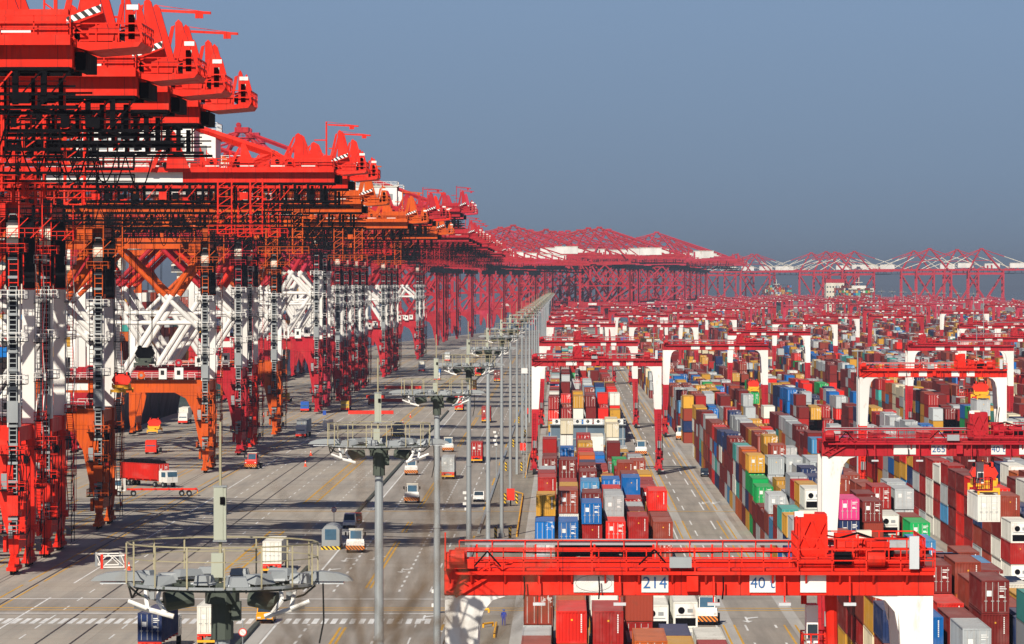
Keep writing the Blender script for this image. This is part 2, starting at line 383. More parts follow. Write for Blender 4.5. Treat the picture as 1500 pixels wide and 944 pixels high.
lw = MB(); ly = MB(); gr = MB()
def line(mb, x, y0, y1, w, mt, on=0, off=0, z=.012):
    if not on: mb.quad([(x - w / 2, y0, z), (x + w / 2, y0, z), (x + w / 2, y1, z), (x - w / 2, y1, z)], mt); return
    y = y0
    while y < y1: mb.quad([(x - w / 2, y, z), (x + w / 2, y, z), (x + w / 2, min(y + on, y1), z), (x - w / 2, min(y + on, y1), z)], mt); y += on + off
segs = ((300, 488), (540, 702), (735, 985), (1015, 1400), (1430, 1900), (1930, 2600))
for a, c in segs:
    line(lw, -31.6, a, c, .28, 'lineW'); line(lw, -28, a, c, .28, 'lineW', 4, 4.5); line(lw, -20, a, c, .28, 'lineW', 4, 4.5)
    line(lw, -16.2, a, c, .2, 'lineW', 9, 14); line(ly, -24.32, a + 6, c - 4, .28, 'lineY', 100, 22); line(ly, -23.75, a + 6, c - 4, .28, 'lineY', 100, 22)
    line(ly, -13.2, a, c, .3, 'lineY', 30, 60)
    line(lw, 16.8, a, c, .22, 'lineW'); line(ly, 17.6, a, c, .22, 'lineY'); line(ly, 18.8, a, c, .22, 'lineY')
    line(lw, 20.0, a, c, .22, 'lineW', 14, 16); line(lw, 23.3, a, c, .25, 'lineW', 26, 20); line(ly, 24.3, a, c, .22, 'lineY'); line(ly, 25.5, a, c, .22, 'lineY')
    line(lw, -38.5, a, c, .2, 'lineW', 4, 6)
    for x in (-44.3, -42.3): line(ly, x, a + 20, c - 30, .35, 'lineY')
    y = a + 20
    while y < c - 34:
        ly.quad([(-44.1, y, .016), (-43.8, y, .016), (-42.5, y + 6, .016), (-42.8, y + 6, .016)], 'lineY'); y += 7
for a, c in ((300, 1000), (1010, 2500)):
    line(lw, -61.3, a, c, .25, 'lineW', 60, 25); line(lw, -57.5, a, c, .2, 'lineW', 6, 8); line(lw, -48, a, c, .2, 'lineW', 6, 8)
    for x in (-65.4, -67.3, -74.6, -76, -79.2, -84, -88.8, -93.6, -98.4): line(ly, x, a, c, .25, 'lineY', 80 if x > -77 else 18, 6 if x > -77 else 12)
    for x in (-51.4, -65.9, -55): line(gr, x, a, c, .25, 'railgroove')
for y in (500.5, 530.5): line(lw, 0, y, y, 0, 'lineW')
k = 0
x = -110.0
while x < -13:       # zebra crossing seen side-on
    lw.quad([(x, 489, .014), (x + .62, 489, .014), (x + .62, 496.5, .014), (x, 496.5, .014)], 'lineW'); x += 1.04
for yy in (504, 527): lw.quad([(-110, yy, .014), (-14, yy, .014), (-14, yy + .9, .014), (-110, yy + .9, .014)], 'lineW')
for yy in (509, 512.5, 730): ly.quad([(-110, yy, .017), (44, yy, .017), (44, yy + .9, .017), (-110, yy + .9, .017)], 'lineY')
def arrow(X, Y, s=1):
    lw.quad([(X - .12, Y, .018), (X + .12, Y, .018), (X + .12, Y + 6, .018), (X - .12, Y + 6, .018)], 'lineW')
    lw.quad([(X - .6, Y, .019), (X, Y - 2.5, .019), (X + .6, Y, .019)], 'lineW')
    lw.quad([(X + .12, Y + 3, .0185), (X + 1.4, Y + 5, .0185), (X + 1.4, Y + 6, .0185), (X + .12, Y + 4.6, .0185)], 'lineW')
for px, py in ((505, 822), (547, 820), (550, 790), (640, 790), (660, 745), (480, 838), (588, 838), (620, 908), (650, 925), (700, 655), (690, 630), (1030, 738), (1045, 738), (1095, 910)):
    arrow(*gp(px, py))
for xr in (-71, -107):
    for dx in (-.35, .35): line(gr, xr + dx, -100, 2850, .1, 'railgroove')
for left in (-6.25, 24.4, 51.4, 83):     # gantry runways
    for dx in (1.3, 24.3): line(gr, left + dx, 200, 3000, 1.4, 'pave', z=.009)
tag(lw.build('road_markings'), kind='structure'); tag(ly.build('road_markings'), kind='structure'); tag(gr.build('crane_rails'), kind='structure')
# the hill the photograph is taken from, out of frame below
b = MB(); n = 40; prof = [(0, 35.6), (4, 35.5), (9, 33.4), (30, 24), (60, 12), (95, 0), (110, -2)]
for j in range(n):
    t0, t1 = 2 * math.pi * j / n, 2 * math.pi * (j + 1) / n
    for (r0, z0), (r1, z1) in zip(prof, prof[1:]):
        q = [(r * math.cos(t) * 1.15, r * math.sin(t) - 2, z) for r, t, z in ((r0, t0, z0), (r1, t0, z1), (r1, t1, z1), (r0, t1, z0))]
        b.quad(q if r0 else q[1:], 'hill')
tag(b.build('hill'), kind='structure')

# ------------------------------------------------------------------ ship-to-shore crane
def sts(lod=0, white=True, ztop=36.7, slim=False):
    root = empty('quay_crane')
    W = 'white' if white else 'paint'; P = 'paint'
    def seg(mb, x0, y0, x1, y1, za, zb):
        for lo, hi, m_ in ((za, 19, P), (19, ztop, W), (ztop, zb, P)):
            lo, hi = max(lo, za), min(hi, zb)
            if hi > lo: mb.box(x0, y0, lo, x1, y1, hi, m_)
    for sx in (0, -36):
        for sy in (-8, 8):
            g = MB(); seg(g, sx - .8, sy - .9, sx + .8, sy + .9, 5.0, 49)
            g.hexa([(sx - .55, sy - .7, 2.6), (sx + .55, sy - .7, 2.6), (sx + .55, sy + .7, 2.6), (sx - .55, sy + .7, 2.6)],
                   [(sx - .8, sy - .9, 5), (sx + .8, sy - .9, 5), (sx + .8, sy + .9, 5), (sx - .8, sy + .9, 5)], P)
            g.box(sx - 1.0, sy - 1.05, 16.2, sx + 1.0, sy + 1.05, 16.5, P); g.box(sx - 1.0, sy - 1.05, 46, sx + 1.0, sy + 1.05, 46.3, P)
            leg = g.build('leg', root)
            if lod < 2:
                g = MB(); g.prism_yz([(sy - 3.4, 1.3), (sy - 3.4, .9), (sy + 3.4, .9), (sy + 3.4, 1.3), (sy + .7, 2.58), (sy - .7, 2.58)], sx - .4, sx + .4, P)
                for w in (-2.8, -.95, .95, 2.8): g.box(sx - .62, sy + w - .7, .55, sx + .62, sy + w + .7, 1.0, 'dark' if sx else P)
                g.box(sx + .42, sy - 2.6, 1.4, sx + .9, sy - 1.6, 2.2, P)
                bg = g.build('bogie', leg)
                if lod == 0 and sx == 0:
                    for w in (-2.8, -.95, .95, 2.8):
                        g = MB(); g.cyl((sx, sy + w, .47), .45, .34, 'dark', 12, 'x'); g.cyl((sx, sy + w, .47), .18, .44, 'yellow', 8, 'x'); g.build('wheel', bg)
        g = MB(); g.box(sx - .6, -7.05, 3.2, sx + .6, 7.05, 4.9, P); g.build('sill_beam', root)
        g = MB(); g.box(sx - .5, -7.05, 17, sx + .5, 7.05, 18.9, P); g.build('tie_beam', root); g = MB(); g.box(sx - .55, -7.05, 46.6, sx + .55, 7.05, 48.6, P); g.build('tie_beam', root)
    if lod < 2:
        # landside ladders, lift shaft, platforms and stair towers
        g = MB()
        g.box(-.6, -9.12, 5.5, .6, -8.92, 46, 'dark'); g.ladder(0, -9.28, 5.2, 46.5, .95, .62, .13, 'grey')
        g.ladder(-1.15, -8.6, 5.2, 46.5, .6, .7, .09, 'dark')
        z = 7
        while z < 46:
            g.box(-.62, -9.55, z, .62, -9.36, z + .35, 'grey'); z += 2.4
        g.box(-.95, -9.35, 37.2, .95, -9.29, 46.3, 'dark'); g.ladder(.1, -9.45, 37.2, 46.3, 1.2, .8, .12, 'paint'); g.box(-.5, 6.6, 36.9, .95, 6.85, 48, 'dark'); g.box(.85, -8.7, 37.5, 1.0, -6.9, 46, 'dark')  # near-black panels stand in for shade on the upper legs
        g.box(-.7, -9.9, 7.6, .7, -9.2, 10.2, 'paint'); g.box(-.7, -9.9, 19.6, .7, -9.2, 22.4, 'grey'); g.box(-.75, -9.9, 42.6, .75, -9.2, 45.4, 'cream')
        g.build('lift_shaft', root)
        g = MB(); zs = [5.4, 10.5, 15.6, 19.4, 24.6, 29.8, 35, 40.2, 45.4]
        for i, (z0, z1) in enumerate(zip(zs, zs[1:])):
            m_ = 'white' if (white and 19 <= z0 < 36) else 'paint'
            a, c = ((.95, 6.4), (.95, 9.8)) if i % 2 else ((.95, 9.8), (.95, 6.4))
            for off in (0.05, .95):
                g.bar((1.0 + off, a[1], z0), (1.0 + off, c[1], z1), .1, .28, m_)
            for t in range(12):
                f = (t + .5) / 12; yy = a[1] + (c[1] - a[1]) * f; zz = z0 + (z1 - z0) * f
                g.box(1.1, yy - .14, zz, 1.9, yy + .14, zz + .05, 'dark')
            g.box(.82, 6.0, z1 - .1, 2.1, 10.2, z1 - .02, 'dark'); g.railbox(.9, 6.0, 2.1, 10.2, z1, h=1.1, sp=1.4, t=.07, mt=m_)
        g.box(2.02, 6.0, 5.4, 2.1, 6.1, 46, 'paint'); g.box(2.02, 10.1, 5.4, 2.1, 10.2, 46, 'paint')
        g.build('stair_tower', root)
        for zp in (5.2, 10.8, 15.4, 24.5, 30, 35.5, 41.5):
            g = MB(); m_ = 'white' if (white and 19 <= zp < 36) else 'paint'
            g.box(-1.7, -10.6, zp, 1.7, -9.95, zp + .1, 'dark'); g.box(-1.7, -9.95, zp, -.85, -7, zp + .1, 'dark'); g.box(.85, -9.95, zp, 1.7, -7, zp + .1, 'dark')
            g.railbox(-1.7, -10.6, 1.7, -7.0, zp + .1, h=1.1, sp=1.1, t=.07, mt=m_); g.build('leg_platform', root)
        qg = random.Random(17)
        for sy in (-8, 8):
            for k in range(9):
                g = MB(); z_ = qg.uniform(1.2, 15); x_ = qg.choice((-1.5, .82, -.6)); y_ = sy - 1.5 if x_ == -.6 else sy - qg.uniform(-.6, 1.2)
                g.box(x_, y_, z_, x_ + qg.uniform(.4, .68), y_ + .55, z_ + qg.uniform(.5, 1.9), ('paint', 'dark', 'grey', 'paint', 'redp')[k % 5])
                if k % 3 == 0: g.path([(x_ + .2, y_ - .02, z_ + .5), (x_ + .5, y_ - .3, z_ + 3), (x_ - .1, y_, z_ + 5)], .06, 'dark', 4)
                g.build('leg_cabinet', root)
            g = MB(); g.bar((1.9, sy - 2.6, 1.2), (1.9, sy - 2.6, 16), .1, .1, 'dark'); g.bar((1.9, sy + 1.2, 1.2), (1.9, sy + 1.2, 16), .1, .1, 'dark')
            for z_ in (2.2, 4.6, 7, 9.4, 11.8, 14.2): g.bar((1.9, sy - 2.6, z_), (1.9, sy + 1.2, z_ + 1.3), .09, .09, 'dark'); g.bar((.8, sy - 2.6, z_), (1.9, sy - 2.6, z_), .08, .08, P)
            g.build('access_scaffold', root)
        for sy in (-8,):
            g = MB(); g.box(-1.25, -9.6, 2.9, -.85, -7.4, 4.9, 'paint'); g.box(.85, -9.3, 5.6, 1.5, -7.4, 7.4, 'paint'); g.box(-1.6, -9.0, 11, -.85, -7.6, 13, 'grey'); g.build('control_cabinet', root)
    # portal beams
    for sy in (-8, 8):
        g = MB(); y0, y1 = sy - .75, sy + .75
        g.box(-35.2, y0, 16.6, -.8, y1, 19.2, P)
        for s_, x0 in ((-1, -.8), (1, -35.2)):
            g.prism_xz([(x0, 16.6), (x0 + s_ * 5.5, 16.6), (x0 + s_ * 3.2, 15.4), (x0 + s_ * 1.7, 12.5), (x0 + s_ * 0.6, 7), (x0, 5)][::(1 if s_ < 0 else -1)], y0 + .05, y1 - .05, P)
        g.box(-30, y0 - .02, 17.1, -24, y0 - .004, 18.6, 'white')
        if lod == 0:
            g.box(-33, sy - 1.75, 19.25, -2, sy - .8, 19.35, 'dark'); g.rail((-33, sy - 1.7, 19.3), (-2, sy - 1.7, 19.3), 1.1, 1.5, .07, 2, 'white')
        g.build('portal_beam', root)
        g = MB(); g.box(-35.2, sy - .65, 46.4, -.8, sy + .65, 48.6, P); g.build('top_beam', root)
        def brace(a, c, r):
            g = MB(); a = Vector((a[0], sy, a[1])); c = Vector((c[0], sy, c[1]))
            if white and a.z > ztop > c.z:
                t = (a.z - ztop) / (a.z - c.z); m = a.lerp(c, t); g.tube(a, m, r, P, 10, cap=False); g.tube(m, c, r, W, 10, cap=False)
            else: g.tube(a, c, r, W if white and a.z < ztop + 1 else P, 10, cap=False)
            g.build('brace', root)
        brace((-.9, 46), (-18, 19.3), .62); brace((-35.1, 46), (-18, 19.3), .62)
        if lod < 2:
            brace((-18, 46.3), (-1, 29.5), .5); brace((-18, 46.3), (-35, 29.5), .5); brace((-.9, 31), (-35.1, 31), .42)
    # girders
    for sy in (-3.3, 3.3):
        g = MB(); g.box(-37, sy - .65, 50.7, 41.2, sy + .65, 52.3, P)
        if lod < 2:
            for x in range(-34, 41, 4): g.box(x, sy - .78, 51.95, x + .2, sy - .655, 52.28, P)
            g.box(-37, sy - .85, 52.3, 41.2, sy + .85, 52.48, P)
        g.build('girder', root)
        g = MB(); g.box(-82 if slim else -102, sy - .6, 50.8, -37.6, sy + .6, 52.2, P); g.build('boom', root)
    bx_ = [(sx - .7, -8.9, 48.8, sx + .7, 8.9, 50.6) for sx in (0, -36)] + [(x - .3, -2.6, 51, x + .3, 2.6, 51.9) for x in list(range(-34, 41, 12)) + list(range(-80 if slim else -96, -38, 14))] + [(40.4, -2.6, 50.8, 41.1, 2.6, 52.2)]
    if lod == 2:
        g = MB(); [g.box(*t_, P) for t_ in bx_]; g.build('cross_beam', root)
    else:
        for t_ in bx_: g = MB(); g.box(*t_, P); g.build('cross_beam', root)
    # machinery house
    g = MB(); g.box(7, -4.6, 53.4, 23, 4.6, 58.4, 'white'); g.box(6.7, -4.9, 58.4, 23.3, 4.9, 58.65, 'cream')
    if lod < 2:
        for i in range(7): g.box(8.6 + i * 2, -4.68, 55, 9.8 + i * 2, -4.605, 56.6, 'grey')
        g.railbox(6.8, -4.8, 23.2, 4.8, 58.65, h=1.1, sp=2, t=.07, mt='white'); g.box(12, -1, 58.66, 16, 2, 59.8, 'grey')
    g.build('machinery_house', root)
    # A-frame, stays
    ap = 73.0
    g = MB(); r = .55 if lod < 2 else .6
    for sy in (-1, 1):
        g.tube((-36, 8 * sy, 50.6), (-23, 2 * sy, ap), r, P, 8); g.tube((-2, 8 * sy, 50.6), (-21, 2 * sy, ap), r, P, 8)
    g.box(-24, -3, ap - .5, -20, 3, ap + .8, P); g.box(-25.5, -3.6, ap - 2, -18.5, 3.6, ap - 1.8, P)
    g.tube((-31, -5.3, 61), (-11, -5.3, 61), .3, P, 6); g.tube((-31, 5.3, 61), (-11, 5.3, 61), .3, P, 6)
    if lod < 2: g.railbox(-25.5, -3.6, -18.5, 3.6, ap - 1.8, h=1.1, sp=1.6, t=.08); g.cyl((-23, 0, ap + 1.4), .7, 3, P, 12, 'y')
    g.build('apex_frame', root)
    for tgt, rr in (((33.3, 54.5), .5), ((-60 if slim else -68, 52.4), .22), ((-79 if slim else -97, 52.4), .25), ((6, 53), .3)):
        g = MB()
        for sy in (-1, 1):
            if slim:
                a_ = Vector((-22, 2 * sy, ap)); c_ = Vector((tgt[0], 3.3 * sy, tgt[1])); m_ = a_.lerp(c_, .42); g.tube(a_, m_, .38, P, 6); g.tube(m_, c_, .26, 'cream', 6)
            else: g.tube((-22, 2 * sy, ap), (tgt[0], 3.3 * sy, tgt[1]), rr if lod < 2 else max(rr, .35), P, 6)
        if tgt[0] > 30:
            for sy in (-1, 1):
                g.tube((33.3, 3.3 * sy, 54.6), (37.0, 3.3 * sy, 52.4), .32, P, 6); g.tube((33.3, 3.3 * sy, 54.6), (28, 3.3 * sy, 52.4), .32, P, 6); g.bar((33.3, 3.3 * sy, 54.6), (33.3, 3.3 * sy, 52.4), .4, .5)
        g.build('backstay' if tgt[0] > 0 else 'forestay', root)
    if lod == 2 and not slim:
        for sy in (-8, 8):
            g = MB(); g.bar((-18, sy, 46.3), (-1, sy, 29.5), .9); g.bar((-18, sy, 46.3), (-35, sy, 29.5), .9); g.bar((-.9, sy, 31), (-35.1, sy, 31), .8); g.bar((-1, sy, 29.5), (-16, sy, 19), .8); g.build('brace', root)
        g = MB(); g.box(-.35, -9.4, 6, .35, -9.1, 46, 'dark'); g.build('lift_shaft', root); g = MB(); g.ladder(1.5, 8, 5, 46, 1.0, 2.5, .35, 'paint'); g.build('stair_tower', root)
        g = MB(); g.box(-5, -11, 43.5, 4, -9.2, 46.5, 'dark'); g.box(24, -6.3, 45.2, 36, -5.1, 46.2, 'dark'); g.box(20, -4.2, 52.4, 40, -3, 54.2, 'paint'); g.box(-33, -4, 52.4, 4, -3, 53.8, 'paint'); g.build('head_platform', root)
    if lod == 2:
        g = MB(); g.box(41.2, -4, 51.8, 45.4, 4, 52.2, P); g.box(37.6, -3.5, 52.3, 38.6, 3.5, 56, P); g.box(41.8, -3.4, 52.2, 42.8, 3.4, 56.5, P); g.build('tail_platform', root)
        g = MB(); g.box(-32, -4.6, 47.6, 38, -4.3, 48.0, 'dark'); g.box(-32, 4.3, 47.6, 38, 4.6, 48.0, 'dark')
        for x in range(-30, 38, 7): g.box(x, -4.6, 48, x + .4, -4.3, 50.7, 'dark')
        g.build('underslung_walkway', root)
        return root
    # tail platform and sheave brackets
    g = MB(); g.prism_xz([(41.25, 51.97), (42.2, 51.7), (45.2, 51.95), (45.4, 52.22), (41.25, 52.25)], -4, 4, P)
    g.railbox(41.3, -4, 45.4, 4, 52.25, h=1.1, sp=1.4, t=.08); g.box(42.2, -3.9, 52.3, 43.8, -2.6, 53.1, 'paint'); g.box(44.6, -3.8, 52.4, 45.0, -3.4, 53.9, 'cream')
    g.box(44.5, -3.85, 54.2, 45.2, -3.35, 54.5, 'white')
    g.build('tail_platform', root)
    g = MB(); g.prism_xz([(0, 0), (2.1, .75), (2.1, 1.2), (0, .4)], -.1, .1, 'zebra_white'); g.build('striped_guard', root, (40.9, -4.25, 53.3))
    def fin(x, wb, wt, z0, z1, lean=0, ys=(-3.3, 3.3), th=.55):
        for yc in ys:
            g = MB(); y0, y1 = yc - th / 2, yc + th / 2; zm = z0 + (z1 - z0) * .55
            g.prism_xz([(x - wb / 2, z0), (x + wb / 2, z0), (x + wt / 2 + lean, z1), (x + lean, z1 + .25), (x - wt / 2 + lean, z1)], y0, y1, P)
            g.prism_xz([(x - wb * 1.25, z0), (x - wb * 1.0, z0), (x - wt / 2 + lean - .02, z1 - .2), (x - wt / 2 + lean - .3, z1 - .3)], y0 - .1, y0 + .12, P)
            g.bar((x - wb * .8, yc, z0 + .9), (x, yc, z0 + 1.1), .14); g.cyl((x - wb * .55, yc, z0 + .45), .36, .3, 'dark', 12, 'y')
            g.build('sheave_bracket', root)
    fin(37.2, 2.7, .75, 52.48, 56.9, -.7); fin(42.6, 1.9, .5, 52.3, 57.3, -.7); fin(44.9, 1.0, .3, 52.2, 54.8, -.35, (-3.6, 3.6), .4)
    fin(21, 3.0, .8, 52.48, 57.2, -.8, (-5.4,), .5); fin(30, 2.2, .6, 52.48, 55.6, -.6, (-3.9,), .5)
    g = MB(); g.bar((40.2, -3.9, 52.4), (40.2, -3.9, 58.6), .22); g.bar((40.4, -3.9, 58.2), (44.4, -3.9, 58.0), .2); g.bar((40.2, -3.9, 58.6), (43.9, -3.9, 58.1), .05); g.box(43.2, -4.05, 57.6, 43.8, -3.75, 57.95, P)
    g.bar((38.6, -3.9, 56.2), (40.2, -3.9, 56.2), .16); g.build('service_jib', root)
    # deck gear and rails on the girders
    g = MB(); g.box(-36, -5.0, 52.5, 41.2, -3.95, 52.62, P); g.box(-36, -5.0, 52.0, 41.2, -4.9, 52.5, P)
    g.rail((-36, -4.95, 52.62), (41.2, -4.95, 52.62), 1.15, 2.2, .08, 3); g.rail((-36, 4.95, 52.5), (41.2, 4.95, 52.5), 1.15, 3, .08, 2)
    g.build('girder_walkway', root)
    rr = random.Random(5)
    for x in (24.5, 27.5, 33.0, 35, 39.4, 17, -4, -9, 3, 10):
        g = MB(); w = rr.uniform(.8, 1.8); h = rr.uniform(.6, 1.5); g.box(x, -3.8, 52.6, x + w, -2.6, 52.6 + h, P)
        g.bar((x + .1, -3.82, 52.6 + h), (x + .1, -3.82, 54.9), .12); g.bar((x + .1, -3.82, 54.6), (x + w + .9, -3.82, 52.7), .1); g.bar((x + .1, -3.82, 53.9), (x - 1.1, -3.82, 52.7), .09)
        g.cyl((x + w * .5, -3.9, 52.6 + h * .6), .28, .18, 'dark', 10, 'y'); g.build('rope_gear', root)
    g = MB(); g.box(36.2, -4.3, 52.63, 41.0, -3.1, 54.2, P); g.build('equipment_box', root)
    for x in (24.5, 29, 33, 37): g = MB(); g.box(x, -4.88, 52.75, x + 1.8, -4.6, 52.9, 'white'); g.build('name_strip', root)
    # underslung dark walkway
    g = MB()
    g.box(-35, -5.0, 48.15, 41.6, -4.1, 48.35, 'dark'); g.box(-35, 4.1, 48.15, 41.6, 5.0, 48.35, 'dark')
    for yy in (-4.8, 4.8):
        for z in (48.95, 49.45): g.box(-34, yy - .07, z, 41.5, yy + .07, z + .12, 'dark')
        x = -34
        while x < 41.5: g.box(x, yy - .17, 48.4, x + .36, yy + .17, 50.44, 'dark'); x += 1.72 if int(x) % 3 else 3.4
    for x in range(-33, 41, 3): g.box(x, -3.59, 48.15, x + .25, 3.59, 48.35, 'dark')
    g.build('underslung_walkway', root)
    g = MB(); g.box(-36, -2.6, 50.45, 41.1, -1.9, 50.69, 'dark'); g.box(-36, 1.9, 50.45, 41.1, 2.6, 50.69, 'dark'); g.box(-36, -4.6, 50.5, 41.1, -3.3, 50.69, 'dark'); g.box(41.25, -2.6, 50.6, 41.9, 3.9, 51.7, 'dark'); g.build('trolley_rail', root)  # rails, plus near-black slab and end box standing in for girder shade
    g = MB(); x = -34; qt_ = random.Random(8)
    while x < 40:
        g.bar((x, -5.15, 48.4), (x + 1.7, -5.15, 50.4), .09, .09, 'dark' if int(x) % 2 else 'paint'); g.bar((x + .8, 0, 48.3), (x + .8, 0, 50.5), .12, .12, 'paint')
        if qt_.random() < .5: w_ = qt_.uniform(.4, 1.1); g.box(x, -5.3, 48.45, x + w_, -5.05, 48.45 + qt_.uniform(.5, 1.4), ('dark', 'paint', 'dark', 'dark')[qt_.randint(0, 3)])
        x += 1.75
    for z_, r_ in ((48.75, .05), (49.2, .04), (49.9, .05), (47.9, .06)): g.bar((-34, -5.2, z_), (41, -5.2, z_ - .1), r_, r_, 'dark')
    g.build('service_truss', root)
    g = MB(); g.box(31, -5.9, 46.8, 36, -5.0, 47.0, 'dark'); g.railbox(31, -5.9, 36, -5.0, 47.0, h=1.1, sp=1.2, t=.08, mt='dark'); g.box(-6, -4.9, 45.6, 22, -4.4, 45.85, 'dark'); g.rail((-6, -4.9, 45.85), (22, -4.9, 45.85), 2.3, 2.0, .12, 3, 'dark'); g.build('service_gantry', root)
    g = MB(); x = 3.0; q = random.Random(3)
    while x < 37:
        w = q.uniform(1.7, 2.5); d = q.uniform(1.8, 3.0)
        g.path([(x + w * (j / 8), -5.0, 48.05 - d * math.sin(math.pi * j / 8)) for j in range(9)], .055, 'dark', 4); x += w
    g.build('festoon_cable', root)
    # red lattice hanging tower under the girder and head platform at the leg
    g = MB()
    for x0, x1, za in ((26.2, 28.0, 44), (30.4, 32.0, 44)):
        for x in (x0, x1):
            for y in (-6.2, -5.2): g.bar((x, y, za), (x, y, 51), .13)
        z = za
        while z < 50.5:
            g.bar((x0, -6.2, z), (x1, -6.2, z + 1.2), .09); g.bar((x0, -6.2, z), (x1, -6.2, z), .09); z += 1.2
    g.box(24, -6.3, 45.2, 36, -5.1, 45.35, 'dark'); g.railbox(24, -6.3, 36, -5.1, 45.35, h=1.1, sp=1.5, t=.08, mt='dark'); g.railbox(25, -6.3, 33, -5.1, 44, h=1.1, sp=1.2, t=.07)
    g.build('hanging_stair', root)
    g = MB()
    for z in (43.4, 45.9, 48.2):
        g.box(-5, -11, z, 4, -9.2, z + .12, 'dark'); g.railbox(-5, -11, 4, -9.2, z + .12, h=1.15, sp=1.2, t=.08, mt='dark' if z > 45 else 'paint')
    for x in (-5, -2, 1, 4): g.bar((x, -11, 43.4), (x, -11, 50), .14); g.bar((x - 1.5, -11, 43.4), (x + 1.2, -11, 46), .1)
    g.box(-3.2, -10.6, 46.1, -.8, -9.3, 48.1, P); g.box(1.2, -10.5, 43.6, 2.8, -9.4, 45.5, 'dark')
    g.build('head_platform', root)
    # trolley, cab
    tx = -22
    g = MB(); g.box(tx - 4, -4.2, 49.6, tx + 4, 4.2, 50.5, P); g.box(tx - 5, -3.8, 49.0, tx - 3.6, 3.8, 49.6, 'dark'); g.box(tx + 3.6, -3.8, 49, tx + 5, 3.8, 49.6, 'dark'); g.build('trolley', root)
    g = MB(); g.box(tx + 5.4, -1.4, 46.2, tx + 8, 1.2, 48.9, 'white'); g.box(tx + 5.3, -1.48, 46.6, tx + 7.7, -1.405, 48.2, 'blueglass'); g.bar((tx + 6.6, 0, 48.9), (tx + 6.6, 0, 50.6), .4); g.build('operator_cab', root)
    # lower fittings at portal level
    g = MB(); g.box(-6.2, -9.9, 19.4, -4.4, -8.85, 21.8, 'white'); g.box(-5.7, -9.97, 20.3, -5.0, -9.905, 21.2, 'black'); g.build('portal_cabin', root); g = MB(); g.box(-9.4, -9.9, 19.4, -7.8, -8.85, 21.6, 'white'); g.box(-9.0, -9.97, 20.3, -8.3, -9.905, 21.2, 'black'); g.build('portal_cabin', root)
    g = MB(); g.cyl((-13, -9.6, 20.2), .8, .4, 'paint', 20, 'y'); g.cyl((-13, -9.6, 20.2), .3, .46, 'grey', 12, 'y'); g.build('cable_reel', root)
    return root

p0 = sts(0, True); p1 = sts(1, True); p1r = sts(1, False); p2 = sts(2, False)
cranes = [(273, RED, 0), (314, RED, 0), (339, RED, 0), (367, RED, 0), (581, RED, 0), (617, RED, 0), (686, ORANGE, 0), (888, ORANGE, 0), (978, CRIM, 0), (1012, RED, 1),
          (1098, ORANGE, 1), (1285, CRIM, 1), (1330, PINK, 1), (1405, CRIM, 1), (1460, CRIM, 1), (1530, CRIM, 1), (1585, CRIM, 1), (1760, CRIM, 1), (1815, CRIM, 1), (1880, CRIM, 1),
          (2170, CRIM, 1), (2235, CRIM, 1), (2500, CRIM, 2), (2640, CRIM, 2), (2700, CRIM, 2), (2790, CRIM, 2), (2880, CRIM, 2), (2990, PINK, 2), (3090, CRIM, 2), (3200, CRIM, 2), (3330, CRIM, 2)]
STATE = ['red quay crane whose girder end stands highest in the picture', 'red quay crane just behind the one with the highest girder end', 'third red quay crane from the camera, its sheave bracket against the sky',
         'fourth red quay crane from the camera, last of the close high group', 'red quay crane with the number 108 on its grey girder board', 'red quay crane directly behind the crane numbered 108',
         'orange and white quay crane with the dark spreader hanging in its portal', 'orange quay crane with white board on its portal beam', 'crimson quay crane between the second and third orange cranes']
CG = 'ship-to-shore cranes along the quay'
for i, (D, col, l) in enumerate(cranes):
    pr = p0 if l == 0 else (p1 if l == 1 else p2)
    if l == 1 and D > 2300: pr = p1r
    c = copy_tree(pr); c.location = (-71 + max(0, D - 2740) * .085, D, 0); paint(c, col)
    if D in (686, 888, 1098): c.scale = (.97, 1, .957)
    if D in (1285, 1330): c.scale = (1, 1, 1.12)
    lab = STATE[i] if i < len(STATE) else 'crimson quay crane on the straight quay, %s crane along the row' % nth(i + 1)
    if D == 1098: lab = 'third orange and white quay crane of the row, small and far along the quay'
    if D == 1330: lab = 'pinkish red quay crane with white legs, %s crane along the row' % nth(i + 1)
    tag(c, lab, 'quay crane', CG)
    if D == 581:
        g = MB(); g.box(3, -4.06, 50.72, 21.5, -3.97, 52.9, 'white'); nb = g.build('number_board', c); text_into('108', 1.15, 'black', nb, (9.6, -4.09, 51.7))
# curved far quay: towering group and far basin groups
k = 0
for x, y in ((733, 334), (752, 331), (778, 338), (800, 337), (812, 340), (832, 339), (862, 335), (878, 334), (892, 337), (910, 345), (935, 349), (962, 341), (984, 350), (1002, 358), (742, 336), (766, 336), (790, 341), (822, 340), (848, 338), (887, 341), (922, 348), (950, 346), (973, 347), (993, 356)):
    s = (VY - y) / (73 * 1.14 - H); c = copy_tree(p2); c.scale = (1.14,) * 3; k += 1
    c.location = ((x - VX) / s + 25, F / s, 0); paint(c, CRIM if k % 3 else PINK)
    tag(c, 'tall crimson quay crane beyond the quay bend, %s crane of that cluster' % nth(k), 'quay crane', CG)
far = []
for x, y in ((1027, 374), (1052, 374), (1079, 373), (1101, 373), (1110, 373), (1188, 371), (1212, 369), (1223, 370), (1232, 371), (1251, 369), (1341, 368), (1361, 365), (1405, 366), (1437, 365)):
    far.append((x, y))
p3 = sts(2, False, slim=True)
for ch in p3.children:
    pass
